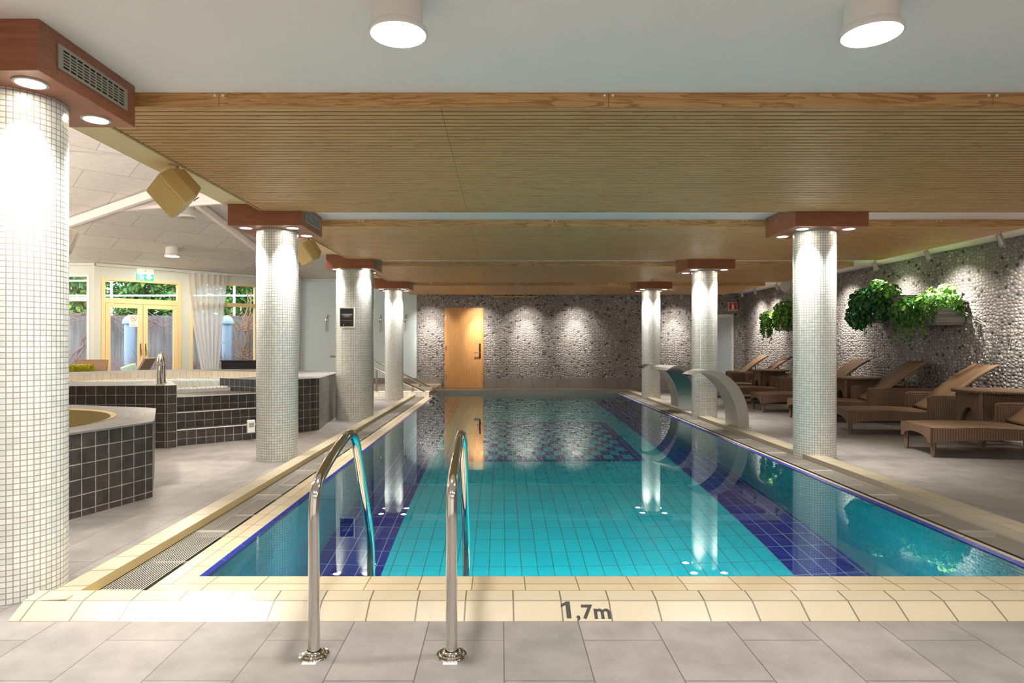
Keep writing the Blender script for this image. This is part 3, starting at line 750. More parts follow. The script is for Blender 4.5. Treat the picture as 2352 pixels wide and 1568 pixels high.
for k,(d,xf_,rz) in enumerate(((6.49,4.34,-9),(8.15,4.40,-9.5),(9.5,4.42,-9),(10.80,4.38,-6),(12.45,4.40,-8),(13.75,4.42,-8),(14.95,4.42,-7))):
    o=L0 if first else copy_tree(L0); first=False
    a=R(rz); o.rotation_euler=(0,0,a)
    o.location=(xf_+.32*-sin(a)*1.0+.0, d+.32*cos(a), 0)
    o['label']=ldesc[k]
# ================================================================ SIDE TABLES
def make_table():
    o=thing('side_table','x','side table',group='round rattan side tables')
    mb=MB(); mb.lathe([(0,.59),(.34,.59),(.372,.597),(.38,.608),(.372,.62),(.35,.625),(0,.625)],48,cap=False); tt=mb.build('tabletop',M['rattantop'],o,smooth=True)
    mb=MB()
    for i in range(96):
        a=2*pi*i/96; p=Vector((.378*cos(a),.378*sin(a),.608)); t=Vector((-sin(a),cos(a),0))
        mb.tube([p-t*.016+Vector((0,0,-.012)),p+Vector((cos(a),sin(a),0))*.006,p+t*.016+Vector((0,0,.012))],.007,5)
    mb.build('braided_rim',M['rattan'],tt,smooth=True)
    h=.235; mb=MB()
    for y in (-h,h): arch_panel(mb,-h,h,y,.595,.0,.42,.035,.025,'x'); arch_panel(mb,-h,h,y,.595,.0,.42,.035,.025,'y')
    mb.build('arched_base',M['rattan'],o)
    for sx in (-1,1):
        for sy in (-1,1):
            mb=MB(); mb.lathe([(.024,0),(.026,.3),(.024,.59)],10,(sx*h,sy*h,0)); mb.build('leg',M['rattan'],o,smooth=True)
    return o
T0=make_table(); T0.location=(5.64,7.40,0); T0.rotation_euler=(0,0,R(-8)); T0['label']='round rattan side table nearest the right frame edge'
for x,y,l in ((5.67,10.27,'round rattan side table just right of the near right column'),(5.52,13.25,'round rattan side table between the far loungers, left of the near column')):
    o=copy_tree(T0); o.location=(x,y,0); o['label']=l
# ================================================================ PLANTERS AND IVY
rnd=random.Random(11)
def leaf(mb,p,n,up,l,w,m=0):
    n=n.normalized(); up=(up-n*up.dot(n))
    if up.length<1e-4: up=n.orthogonal()
    up.normalize(); s=up.cross(n)
    f=n*(w*.25)
    a=p; b_=p+up*l*.35+s*w*.5+f; c=p+up*l; d=p+up*l*.35-s*w*.5+f; e=p+up*l*.12+s*w*.3+f*.5; g=p+up*l*.12-s*w*.3+f*.5
    mb.add([a,e,b_,c,d,g],[(0,1,2,3),(0,3,4,5)],None,m)
def rv(): 
    while True:
        v=Vector((rnd.uniform(-1,1),rnd.uniform(-1,1),rnd.uniform(-1,1)))
        if .05<v.length<1: return v
def blob(mb,c,r,n,l,m=(0,),shell=.55):
    c=Vector(c)
    for i in range(n):
        v=rv(); 
        if v.length<shell: v=v.normalized()*rnd.uniform(shell,1)
        p=c+Vector((v.x*r[0],v.y*r[1],v.z*r[2])); nn=(v.normalized()+rv()*.7+Vector((-.2,0,.25)))
        s=rnd.uniform(.65,1.25)*l
        leaf(mb,p,nn,Vector((0,0,-1))+rv()*.8,s,s*.85,rnd.choice(m))
def strand(mb,p,length,n,l,m=(0,),drift=(0,0)):
    p=Vector(p); pts=[p.copy()]; q=p.copy()
    k=max(4,int(length/.05))
    for i in range(k):
        q=q+Vector((rnd.uniform(-.012,.012)+drift[0],rnd.uniform(-.015,.015)+drift[1],-length/k)); pts.append(q.copy())
    mb.tube(pts,.0025,4,m=m[0])
    for i in range(n):
        t=rnd.random(); a=pts[int(t*(len(pts)-1))]
        s=rnd.uniform(.6,1.15)*l*(1.1-.4*t)
        leaf(mb,a+rv()*.03,Vector((-1,0,.3))+rv()*.8,Vector((0,0,-1))+rv()*.7,s,s*.8,rnd.choice(m))
def trough(y0,y1,z0,z1,label):
    o=thing('hanging_planter',label,'planter',(6.4,(y0+y1)/2,z0),0,'pebble covered wall planters')
    h=(y1-y0)/2; D=.41
    mb=MB(); r=[[( -D*.86,-h,.0),(0,-h,0)],[(-D,-h,z1-z0),(0,-h,z1-z0)]]
    mb.box(-D,-h,0,-.002,h,z1-z0); mb.build('shell',M['pot'],o,bevel=.03,seg=3)
    mb=MB(); mb.box(-D+.04,-h+.04,z1-z0-.01,-.01,h-.04,z1-z0+.012); mb.build('soil',M['soil'],o)
    return o
trough(9.74,10.9,1.50,1.88,'higher pebble covered planter on the side wall, under the dark ivy')
trough(8.85,9.72,1.41,1.69,'lower pebble covered planter on the side wall, under the light ivy')
trough(12.3,14.1,1.44,1.82,'far pebble covered planter on the side wall, behind the near right column')
def plant(name,label,mats,fn,group='ivy plants in the wall planters'):
    o=thing(name,label,'plant',(0,0,0),0,group); mb=MB(); fn(mb)
    c=Vector((0,0,0))
    for v in mb.v: c+=Vector(v)
    c/=len(mb.v); c.z=min(v[2] for v in mb.v); mb.v=[(v[0]-c.x,v[1]-c.y,v[2]-c.z) for v in mb.v]; o.location=c
    mb.build('foliage',mats,o); return o
def f1(mb):
    blob(mb,(5.93,10.35,1.86),(.23,.46,.20),900,.075,(0,0,1)); blob(mb,(5.9,10.62,1.62),(.16,.26,.22),420,.07,(0,0,0,1))
    blob(mb,(5.93,9.98,1.72),(.13,.16,.20),260,.07,(0,1)); blob(mb,(5.96,9.93,1.98),(.16,.22,.13),170,.07,(1,2))
    for i in range(9): strand(mb,(5.9+rnd.uniform(-.05,.05),rnd.uniform(10.2,10.8),1.6),rnd.uniform(.15,.35),30,.06,(0,0,1))
    blob(mb,(5.92,10.1,2.08),(.1,.12,.08),70,.07,(1,2))
plant('hanging_ivy','dark green ivy bush in the higher wall planter',[M['leafdark'],M['leafmid'],M['leaflight']],f1)
def f2(mb):
    blob(mb,(5.98,9.42,1.72),(.2,.3,.12),420,.065,(0,0,1))
    for i in range(34):
        y=rnd.uniform(8.95,9.75); strand(mb,(5.95+rnd.uniform(-.06,.03),y,1.7),rnd.uniform(.25,.55)*(1.05 if 9.0<y<9.6 else .7),34,.055,(0,0,0,1))
plant('hanging_ivy','mid green ivy trailing down between the two near wall planters',[M['leafmid'],M['leaflight']],f2)
def f3(mb):
    blob(mb,(6.08,8.98,1.75),(.27,.34,.11),420,.075,(0,0,1)); blob(mb,(6.15,9.2,1.88),(.1,.1,.08),60,.07,(0,)); blob(mb,(6.2,8.95,1.93),(.08,.1,.06),50,.07,(0,))
    for i in range(6): strand(mb,(5.97,rnd.uniform(8.85,9.2),1.68),rnd.uniform(.12,.33),16,.055,(0,1))
    for i in range(5): strand(mb,(rnd.uniform(6.0,6.38),8.82,1.68),rnd.uniform(.08,.2),14,.055,(0,1))
plant('hanging_ivy','bright yellow green ivy spilling over the lower wall planter',[M['leaflight'],M['leafmid']],f3)
def f4(mb):
    blob(mb,(5.93,14.15,1.72),(.2,.3,.16),420,.075,(0,1,1))
    for i in range(26): strand(mb,(5.9+rnd.uniform(-.05,.05),rnd.uniform(13.95,14.5),1.68),rnd.uniform(.25,.52),34,.06,(0,0,1))
plant('hanging_ivy','green ivy hanging from the left end of the far wall planter',[M['leafmid'],M['leaflight']],f4)
def f5(mb):
    blob(mb,(5.9,13.25,1.80),(.26,.42,.26),900,.075,(0,1,1))
    for i in range(10): strand(mb,(5.85,rnd.uniform(12.9,13.6),1.62),rnd.uniform(.1,.25),26,.06,(0,1))
plant('hanging_ivy','light green bushy ivy in the far wall planter beside the near column',[M['leafmid'],M['leaflight']],f5)
# string light
o=thing('string_light','thin wire string of tiny lights hanging on the pebble wall, right of the light ivy','string light',(6.36,8.3,1.5))
mb=MB(); mb2=MB()
main=smoothpath([(-.1,.62,.16),(-.01,.36,.02),(0,.1,-.12),(.0,-.15,-.17),(.0,-.45,-.12),(0,-.8,-.05)],8); mb.tube(main,.0025,4)
mb.tube(smoothpath([(-.1,.62,.16),(-.02,.3,-.04),(0,.05,-.14)],6),.002,4)
for i in range(30):
    a=main[rnd.randrange(8,len(main))]; L=rnd.uniform(.05,.62)
    e=a+Vector((rnd.uniform(-.08,.0),rnd.uniform(-.06,.06)+.12*L,-L)); mb.tube(smoothpath([a,(a+e)/2+Vector((-.01,.02,0)),e],4),.0012,3)
    mb2.lathe([(0,-.007),(.0045,-.003),(.0045,.003),(0,.010)],8,tuple(e),cap=False)
mb.build('wire',M['alu'],o); mb2.build('bulbs',emis('tiny_bulb','ffffff',.9),o)['kind']='stuff'

# ================================================================ HOT TUBS
# small front tub
o=thing('hot_tub','low octagonal slate tiled tub beside the nearest column','hot tub',(-4.1,4.69,0))
oct_=[(1.5*cos(R(5+45*k)),1.5*sin(R(5+45*k))) for k in range(8)]
mb=MB(); mb.prism(oct_,0,.555,top=False,bot=False); mb.build('tiled_wall',M['slate'],o)
mb=MB(); N=96
for i in range(N):
    def pt(k):
        a=2*pi*k/N; s=(a-R(5))%(pi/4)-pi/8; ro=1.5*cos(pi/8)/cos(s); return a,ro
    (a,ra),(c,rc)=pt(i),pt(i+1)
    P=lambda q,r,z:(r*cos(q),r*sin(q),z)
    mb.quad(P(a,1.12,.565),P(a,ra+.012,.565),P(c,rc+.012,.565),P(c,1.12,.565),uv=[(a*1.3,1.12),(a*1.3,ra),(c*1.3,rc),(c*1.3,1.12)])
    mb.quad(P(a,ra+.012,.565),P(a,ra+.012,.552),P(c,rc+.012,.552),P(c,rc+.012,.565))
mb.build('slab_rim',M['slatetop'],o)
mb=MB(); mb.lathe([(1.12,.567),(1.08,.56),(1.06,.3),(.9,.05),(0,.02)],64,cap=False); mb.build('basin',M['cream_in'],o,smooth=True)
mb=MB(); mb.lathe([(0,.40),(1.07,.40)],64,cap=False); mb.build('water',M['tubwater'],o)
# large tub
TC=Vector((-4.9,9.35)); o=thing('hot_tub','large raised octagonal hot tub with dark slate steps and a white rim','hot tub',(TC.x,TC.y,0))
V1=Vector((-3.67,7.09))-TC; rr=V1.length; a1=math.atan2(V1.y,V1.x)
octv=[(rr*cos(a1+R(45)*k),rr*sin(a1+R(45)*k)) for k in range(8)]
def ro(a):
    s=(a-a1)%(pi/4)-pi/8; return rr*cos(pi/8)/cos(s)
aA,aB=a1+R(2.2),a1+R(30.5); ZT=.69; RI=1.52
mb=MB()   # outer walls
def wall(pa,pb,z0,z1,m=0):
    l=math.dist(pa,pb); mb.quad((*pa,z0),(*pb,z0),(*pb,z1),(*pa,z1),uv=[(0,z0-z1),(l,z0-z1),(l,0),(0,0)],m=m)
pol=lambda a,r:(r*cos(a),r*sin(a))
for k in range(1,8): wall(octv[k],octv[(k+1)%8],0,ZT,0 if k!=1 else 2)
wall(octv[0],pol(aA,ro(aA)),0,ZT); wall(pol(aB,ro(aB)),octv[1],0,ZT)
wall(pol(aA,ro(aA)),pol(aA,1.3),0,ZT,1); wall(pol(aB,1.3),pol(aB,ro(aB)),0,ZT,1)
mb.build('tiled_wall',[M['slate'],M['slate2'],M['slatetop']],o)
mb=MB()
AN=sorted([aB+(2*pi-(aB-aA))*i/140 for i in range(141)]+[q for q in (a1+R(45)*k for k in range(1,9)) if aB<q<aA+2*pi])
for i in range(len(AN)-1):
    a=AN[i]; c=AN[i+1]
    P=lambda q,r,z:(r*cos(q),r*sin(q),z)
    mb.quad(P(a,RI,ZT),P(a,ro(a)+.004,ZT),P(c,ro(c)+.004,ZT),P(c,RI,ZT),uv=[(a*2,RI),(a*2,ro(a)),(c*2,ro(c)),(c*2,RI)])
    mb.quad(P(a,RI,.575),P(a,RI,ZT),P(c,RI,ZT),P(c,RI,.575),uv=[(a*RI,0),(a*RI,.1),(c*RI,.1),(c*RI,0)],m=1)
mb.build('slab_rim',[M['slatetop'],M['creamtile']],o)
st=MB(); dr=Vector((cos(R(40)),sin(R(40)))); nr=Vector((-sin(R(40)),cos(R(40))))
base=Vector((-3.69,7.14))-TC
def isect(p,a):   # line p+dr*t with ray at angle a from origin
    u=Vector((cos(a),sin(a))); den=dr.x*(-u.y)+dr.y*u.x
    t=(-p.x*(-u.y)-p.y*u.x)/den; q=p+dr*t; return (q.x,q.y)
for k,(w,z) in enumerate(((0.03,.18),(.19,.36),(.34,.53))):
    p=base+nr*w; pa=isect(p,aA+.002); pb=isect(p,aB-.002)
    arc=[pol(aB-.002-(aB-aA-.004)*i/8,1.3) for i in range(9)]
    sm=MB(); sm.prism([pa,pb]+arc,0 if k==0 else (.18,.36)[k-1],z,bot=False)
    k0=len(arc)+2; sm.uv[k0]=[(x*cos(R(40))+y*sin(R(40)),-x*sin(R(40))+y*cos(R(40))) for x,y in [pa,pb]+arc]
    s=sm.build('step',M['slate'],o)
    e=MB(); e.tube([(*pa,z-.003),(*pb,z-.003)],.006,6); e.build('edge_strip',M['winwhite'],s)
# acrylic shell
mb=MB(); mb.lathe([(RI,.575),(1.36,.572),(1.345,.56),(1.33,.50),(1.2,.2),(.9,-.0),(0,0.0)],96,cap=False); mb.build('acrylic_shell',M['acrylic'],o,smooth=True)
mb=MB()
for i in range(9):
    pass
mb.sheet([[(1.525*cos(aA+(aB-aA)*i/10),1.525*sin(aA+(aB-aA)*i/10),z) for i in range(11)] for z in (.50,.576)]); mb.build('front_lip',M['acrylic'],o)
mb=MB(); n=190
for i in range(n):
    a=2*pi*i/n; q=Matrix.Rotation(a,4,'Z'); mb.box(1.375,-.011,.574,1.505,.011,.588,mat=q)
mb.build('overflow_grate',M['white_plastic'],o)
mb=MB(); mb.lathe([(0,.555),(1.338,.555)],96,cap=False); mb.build('water',M['tubwater'],o)
# arched rail of the tub
o=thing('grab_rail','short arched chrome grab rail on the hot tub corner above the steps','grab rail',(-3.86,7.28,.69),0)
mb=MB(); mb.tube(smoothpath([(0,0,0),(0,0,.14),(-.005,.02,.25),(-.03,.09,.325),(-.06,.17,.325),(-.085,.24,.25),(-.09,.26,.14),(-.09,.26,0)],6),.027,16); mb.build('rail',M['chrome'],o,smooth=True)
mb=MB()
for x,y in ((0,0),(-.09,.26)): mb.lathe([(.04,.0),(.04,.008),(.027,.012)],20,(x,y,0))
mb.build('flanges',M['chrome'],o,smooth=True)
o=thing('socket_box','small white electrical box on the lowest hot tub step','socket box',(-2.96,7.62,.10),R(40))
mb=MB(); mb.box(-.045,-.04,0,.045,.0,.15); mb.build('housing',M['white_plastic'],o,bevel=.008)
mb=MB(); mb.box(-.03,-.043,.07,.03,-.039,.12); mb.build('cover',M['alu'],o,bevel=.003)

# ================================================================ STAIRS AND HANDRAILS AT THE FAR LEFT
mb=MB(); mb.box(-5.0,13.95,0,-1.55,16.88,.115); struct(mb.build('platform_step',M['creamtile']),'low cream tiled step at the far left of the pool')
mb=MB(); mb.box(-5.0,14.3,.115,-1.5,14.5,.19); struct(mb.build('trim_9',M['band']),'grey tiled kerb on the far left step')
for y,l,e in ((14.02,'front stair handrail sloping down to the far left pool corner',0),(15.3,'rear stair handrail sloping down to the far left pool corner',.02)):
    o=thing('stair_handrail',l,'handrail',(-1.5,y,0),0,'stair handrails')
    mb=MB(); mb.tube(smoothpath([(-2.2,0,.88+e),(-1.95,0,.88+e),(-1.8,0,.86+e),(-1.65,0,.805+e),(-1.1,0,.55+e),(-.55,0,.29+e*.5),(0,0,.03),(.12,0,-.03),(.4,0,-.16)],6),.026,14); mb.build('rail',M['chrome'],o,smooth=True)
    for x,z in ((-1.2,.59),(-.42,.22)):
        mb=MB(); mb.tube([(x,0,.115 if y<15 else .115),(x,0,z+e*.5)],.022,12); mb.lathe([(.05,.115),(.05,.123),(.026,.127)],20,(x,0,0)); mb.build('post',M['brush'],o,smooth=True)
# hooks on the pale wall
for px,l in ((750,'leftmost wall hook on the pale blue wall'),(872,'wall hook left of the farthest left column'),(930,'wall hook right of the farthest left column')):
    o=thing('wall_mounted_hook',l,'hook',((px-1150)/1480*16.9,16.92,1.78),0,'wall hooks')
    mb=MB(); mb.lathe([(.05,0),(.05,.02),(0,.024)],20).xf(Matrix.Rotation(R(90),4,'X')); mb.build('plate',M['brush'],o,smooth=True)
    mb=MB(); mb.tube([(0,-.02,-.02),(0,-.05,-.05),(0,-.05,-.3)],.012,8); mb.tube([(0,-.02,.02),(.05,-.06,.14)],.012,8); mb.build('hook_arm',M['brush'],o)

# ================================================================ DOORS
d=bpy.data.objects.new('door_1',None); COL.objects.link(d); d.location=(-.953,16.9,0); struct(d,'oak veneered door in the back pebble wall')
mb=MB(); mb.box(-.50,-.05,0,.50,-.005,2.085); mb.box(-.515,-.02,0,.515,0,2.1); mb.build('frame',M['door'],d)
mb=MB(); mb.box(-.47,-.062,.005,.47,-.03,2.05); lf=mb.build('leaf',M['door'],d,bevel=.003)
mb=MB(); mb.box(.385,-.072,.78,.43,-.06,1.17); mb.build('lock_plate',M['black'],lf,bevel=.004)
mb=MB(); mb.tube(smoothpath([(.408,-.07,.93),(.408,-.12,.93),(.38,-.125,.93),(.27,-.125,.93)],4),.011,10); mb.build('handle',M['chrome'],lf,smooth=True)
for z in (.25,1.0,1.78):
    mb=MB(); mb.lathe([(.011,0),(.011,.11)],10,(-.478,-.06,z)); mb.build('hinge',M['chrome'],d)
d=bpy.data.objects.new('door_2',None); COL.objects.link(d); d.location=(5.86,16.9,0); struct(d,'grey door at the right end of the back wall')
mb=MB(); mb.box(-.24,-.03,0,-.17,.0,1.93); mb.box(.17,-.03,0,.24,0,1.93); mb.box(-.17,-.03,1.85,.17,0,1.93); mb.build('frame',M['spa_wall'],d)
mb=MB(); mb.box(-.17,-.012,0,.17,-.002,1.85); lf=mb.build('leaf',M['greydoor'],d)
for z in (.35,1.3):
    mb=MB(); mb.lathe([(.012,0),(.012,.12)],10,(.165,-.02,z)); mb.build('hinge',M['brush'],d)

# ================================================================ GLAZED SPA WALLS
FLIP=Matrix.Diagonal((-1,1,1,1))
class WallFrame:
    def __init__(s,o,u,n): s.M=Matrix(((u[0],n[0],0,o[0]),(u[1],n[1],0,o[1]),(0,0,1,0),(0,0,0,1))); s.P=s.M@FLIP
WA=WallFrame((-5.25,16.9),(-.70711,-.70711),(-.70711,.70711))   # s along wall, n outward
WB=WallFrame((-8.55,13.6),(-1,0),(0,1))
def wbox(mb,F,s0,n0,z0,s1,n1,z1,m=0):
    mb.box(s0,n0,z0,s1,n1,z1,m,F.M)
LA=4.667
DS0,DS1=2.965,4.56
W2=(1.17,2.75); W3=(.1,1.02); ZW0,ZW1=.50,2.62
mb=MB()
for a,c,z0,z1 in [(0,W3[0],0,3.0),(W3[1],W2[0],0,3.0),(W2[1],DS0,0,3.0),(DS1,LA+.02,0,3.0),(W3[0],W3[1],0,ZW0),(W3[0],W3[1],ZW1,3.0),(W2[0],W2[1],0,ZW0),(W2[0],W2[1],ZW1,3.0),(DS0,DS1,2.56,3.0)]:
    wbox(mb,WA,a,0,z0,c,.14,z1)
struct(mb.build('wall_spa_window',M['spa_wall']),'angled spa wall with glazed double doors')
mb=MB()
for a,c,z0,z1 in [(0,.13,0,3.0),(.13,2.0,0,ZW0),(.13,2.0,ZW1,3.0),(2.0,2.8,0,3.0)]: wbox(mb,WB,a,0,z0,c,.14,z1)
struct(mb.build('wall_spa_left',M['spa_wall']),'spa wall left of the double doors')
def window(name,F,s0,s1,z0,z1,zt,label,mats):
    o=bpy.data.objects.new(name,None); COL.objects.link(o); struct(o,label); o.matrix_world=F.P
    mb=MB(); t=.05
    mb.box(s0,-.015,z0,s0+t,.09,z1); mb.box(s1-t,-.015,z0,s1,.09,z1); mb.box(s0+t,-.015,z0,s1-t,.09,z0+t); mb.box(s0+t,-.015,z1-t,s1-t,.09,z1)
    if zt: mb.box(s0+t,-.012,zt-.045,s1-t,.085,zt+.045)
    mb.xf(FLIP).build('frame',mats,o)
    mb=MB(); mb.quad((s0+t,.04,z0+t),(s1-t,.04,z0+t),(s1-t,.04,z1-t),(s0+t,.04,z1-t)); mb.xf(FLIP).build('pane',M['glass'],o)
    return o
window('window_1',WB,.13,2.0,ZW0,ZW1,2.10,'window left of the double doors',M['winwhite'])
window('window_2',WA,W2[0],W2[1],ZW0,ZW1,2.10,'window right of the double doors, behind the tied curtain',M['winframe'])
window('window_3',WA,W3[0],W3[1],ZW0,ZW1,2.10,'window in the far corner behind the slim column',M['winwhite'])
d=bpy.data.objects.new('door_3',None); COL.objects.link(d); struct(d,'cream framed glazed double doors to the garden'); d.matrix_world=WA.P
mb=MB(); a,c=DS0,DS1; t=.07
mb.box(a,-.02,0,a+t,.1,2.56); mb.box(c-t,-.02,0,c,.1,2.56); mb.box(a+t,-.02,2.51,c-t,.1,2.56); mb.box(a+t,-.02,2.03,c-t,.1,2.14)
mb.xf(FLIP).build('frame',M['winframe'],d)
mb=MB(); mb.quad((a+t,.05,2.14),(c-t,.05,2.14),(c-t,.05,2.51),(a+t,.05,2.51)); mb.xf(FLIP).build('transom_pane',M['glass'],d)
mid=(a+c)/2
for s0,s1,hs in ((a+t,mid,1),(mid,c-t,-1)):
    mb=MB(); q=.095
    mb.box(s0+.004,-.03,.01,s0+q,.04,2.02); mb.box(s1-q,-.03,.01,s1-.004,.04,2.02); mb.box(s0+q,-.03,.01,s1-q,.04,.25); mb.box(s0+q,-.03,1.93,s1-q,.04,2.02)
    lf=mb.xf(FLIP).build('leaf',M['winframe'],d,bevel=.004)
    mb=MB(); mb.quad((s0+q,.0,.25),(s1-q,.0,.25),(s1-q,.0,1.93),(s0+q,.0,1.93)); mb.xf(FLIP).build('pane',M['glass'],lf)
    hx=mid-.05*hs; mb=MB(); mb.box(hx-.012,-.036,.98,hx+.012,-.03,1.16); mb.tube([(hx,-.03,1.03),(hx,-.075,1.03),(hx,-.08,.9)],.011,8); mb.xf(FLIP).build('handle',plain('brass_handle','b08a48',.3,.9) if hs>0 else bpy.data.materials['brass_handle'],lf)
# top trims
mb=MB(); wbox(mb,WA,0,-.05,2.80,LA,.0,2.86); wbox(mb,WB,0,-.05,2.80,2.75,0,2.86); mb.box(-5.25,16.86,2.80,-2.2,16.92,2.86)
struct(mb.build('trim_10',M['spa_wall']),'pale cornice strip on top of the spa walls')
# curtains
def curtain(s0,s1,b0,b1,zt,zb,label,tie=None,n=70,gather=7):
    o=thing('curtain',label,'curtain',(0,0,0),0,'sheer white curtains'); o.matrix_world=WA.P
    rows=[]
    K=26
    for i in range(K+1):
        v=i/K; z=zt+(zb-zt)*v; e=v**1.25
        l=s0+(b0-s0)*e; r=s1+(b1-s1)*e; row=[]
        for j in range(n+1):
            u=j/n; amp=.035*(1-.25*v); ph=u*gather*2*pi
            row.append((l+(r-l)*u+.01*sin(ph*2+v*3),-.10+amp*sin(ph+1.2*sin(v*2.2+u*5)),z))
        rows.append(row)
    mb=MB(); mb.sheet(rows); mb.xf(FLIP).build('fabric',M['sheer'],o,smooth=True,angle=180)
    mb=MB(); mb.tube([(s0-.05,-.1,zt+.012),(s1+.05,-.1,zt+.012)],.012,8); mb.xf(FLIP).build('curtain_rail',M['winwhite'],o)
    return o
curtain(1.95,2.87,2.19,2.46,2.79,.08,'sheer white curtain between the double doors and the slim column')
curtain(.0,.62,.1,.5,2.79,.08,'sheer white curtain in the far corner behind the slim column',gather=5)

# ================================================================ SIGNS
def onW(F,s,n,z): return F.M@Vector((s,n,z))
e=thing('exit_sign','lit green and white exit sign above the double doors','sign'); e.matrix_world=WA.P@Matrix.Translation((-3.72,-.03,2.60))
mb=MB(); mb.box(-.17,-.03,.13,.17,.04,.215); mb.build('housing',M['white_plastic'],e,bevel=.006)
mb=MB(); mb.lathe([(.0,-.001),(.02,0)],14,cap=False); mb.build('status_lamp',M['exitg'],e); e.children[-1].matrix_local=Matrix.Translation((0,-.032,.165))@Matrix.Rotation(R(90),4,'X')
mb=MB(); mb.box(-.17,0,-.05,.17,.02,.13); mb.build('panel',M['exitg'],e)
mb=MB()
mb.box(-.17,-.002,.10,.17,0,.13)
# running figure, doorway and arrow
mb.box(-.145,-.003,-.045,-.135,0,.09); mb.box(-.145,-.003,.082,-.03,0,.09); mb.box(-.04,-.003,-.045,-.03,0,.09)
def poly(mb,pts,y=-.004): mb.add([(x,y,z) for x,z in pts],[tuple(range(len(pts)))])
poly(mb,[(-.10,.065),(-.085,.075),(-.07,.065),(-.075,.05),(-.095,.05)]); poly(mb,[(-.115,.045),(-.075,.048),(-.06,.0),(-.085,-.005)])
poly(mb,[(-.075,.045),(-.05,.02),(-.055,.012),(-.08,.03)]); poly(mb,[(-.085,0),(-.10,-.04),(-.115,-.04),(-.10,.005)]); poly(mb,[(-.062,.003),(-.05,-.03),(-.06,-.035),(-.08,0)])
poly(mb,[(.035,.09),(.115,.09),(.115,.04),(.15,.04),(.075,-.035),(.0,.04),(.035,.04)])
mb.build('pictogram',M['exitw'],e)
o=thing('notice','small framed black notice on the thick mosaic column','notice',(-2.235+.02,9.88-.288,0))
o.location=((797-1150)/1480*9.59,9.59,1.14+(791-729)*9.59/1480)
mb=MB(); w,h=.112,.15
mb.box(-w,-.012,-h,-w+.012,.012,h); mb.box(w-.012,-.012,-h,w,.012,h); mb.box(-w+.012,-.012,-h,w-.012,.012,-h+.016); mb.box(-w+.012,-.012,h-.014,w-.012,.012,h); mb.build('frame',M['white'],o)
mb=MB(); mb.box(-w+.012,-.006,-h+.016,w-.012,.008,h-.014); pp=mb.build('poster',M['postback'],o)
mb=MB()
r2=random.Random(3)
for z,hw,th in ((.052,.08,.0055),(.039,.08,.0055),(.026,.042,.005),(.012,.07,.002),(.005,.035,.0018),(-.045,.08,.0022)):
    x=-hw
    while x<hw-.003:
        l=r2.uniform(.003,.009); mb.box(x,-.0068,z-th/2,min(x+l,hw),-.0055,z+th/2); x+=l+.0016
mb.lathe([(0,0),(.006,0)],8,(-.062,-.0068,-.112)); mb.box(-.052,-.0068,-.118,-.045,-.0055,-.1); mb.build('lettering',M['white'],pp)
o=thing('fire_sign','red and white fire extinguisher sign on the back pebble wall','sign',((1683-1150)/1480*16.87,16.87,1.14+(791-704)*16.87/1480))
mb=MB(); mb.box(-.112,-.004,-.112,.112,.02,.112); mb.build('plate',M['white'],o)
mb=MB(); mb.box(-.1,-.007,-.075,.1,-.003,.1); mb.box(-.1,-.007,-.1,.1,-.003,-.085); mb.build('red_field',M['red'],o)
mb=MB(); mb.box(-.028,-.01,-.07,.028,-.006,.035); poly(mb,[(-.028,.035),(.028,.035),(.015,.055),(-.015,.055)],-.009); mb.box(-.01,-.01,.055,.01,-.006,.07); mb.tube([(.01,-.008,.068),(-.03,-.008,.075),(-.045,-.008,.05)],.006,6); mb.build('pictogram',M['white'],o)
o=thing('no_smoking_sign','small white and orange no smoking sign on the left door pane','sign'); o.matrix_world=WA.P@Matrix.Translation((-3.95,-.012,1.66))
mb=MB(); mb.box(-.085,0,-.13,.085,.004,.13); mb.build('plate',M['white'],o)
mb=MB()
for k in range(28):
    a,c=2*pi*k/28,2*pi*(k+1)/28; P=lambda q,r:(r*cos(q),-.002,.05+r*sin(q)); mb.quad(P(a,.048),P(a,.06),P(c,.06),P(c,.048))
poly(mb,[(-.044,.088),(-.036,.096),(.044,.012),(.036,.004)],-.002); mb.build('ring',M['orange'],o)
mb=MB(); mb.box(-.03,-.0015,.04,.03,-.0005,.052); mb.build('cigarette',M['orange'],o)
text('No',.045,(0,-.002,-.05),(R(90),0,0),M['orange'],'lettering',o,.0005,align='CENTER'); text('smoking',.036,(0,-.002,-.105),(R(90),0,0),M['orange'],'lettering',o,.0005,align='CENTER')

# ================================================================ SPA FURNITURE
o=thing('armchair','wicker armchair left of the double doors, with a lime cushion','armchair',(-8.25,12.75,0),R(8))
mb=MB(); mb.box(-.30,-.3,.36,.30,.3,.42); mb.build('seat',M['rattantop'],o,bevel=.01)
mb=MB(); rows=[[(-.29+.58*j/10,.26+.06*(1-((j-5)/5)**2)+.1*k,.40+.43*k) for j in range(11)] for k in (0,.5,1)]; mb.sheet(rows); mb.build('backrest',M['rattantop'],o,smooth=True,solid=.03)
for s in (-1,1): mb=MB(); mb.box(s*.3-.03,-.3,.2,s*.3+.03,.28,.58); mb.build('armrest',M['rattan'],o,bevel=.01)
for x in (-.28,.28):
    for y in (-.27,.27): mb=MB(); mb.lathe([(.018,0),(.024,.36)],10,(x,y,0)); mb.build('leg',M['rattan'],o)
def pillow(mb,w,h,t,n=14):
    for s in (-1,1):
        rows=[]
        for i in range(n+1):
            row=[]
            for j in range(n+1):
                u,v=2*i/n-1,2*j/n-1; k=(1-u**4)*(1-v**4); row.append((w*u*(1-.06*v*v),s*t*k**.6,h*v*(1-.06*u*u)))
            rows.append(row if s>0 else row[::-1])
        mb.sheet(rows)
o=thing('cushion','lime green shaggy cushion leaning on the wicker armchair','cushion',(-8.33,12.80,.62),R(8))
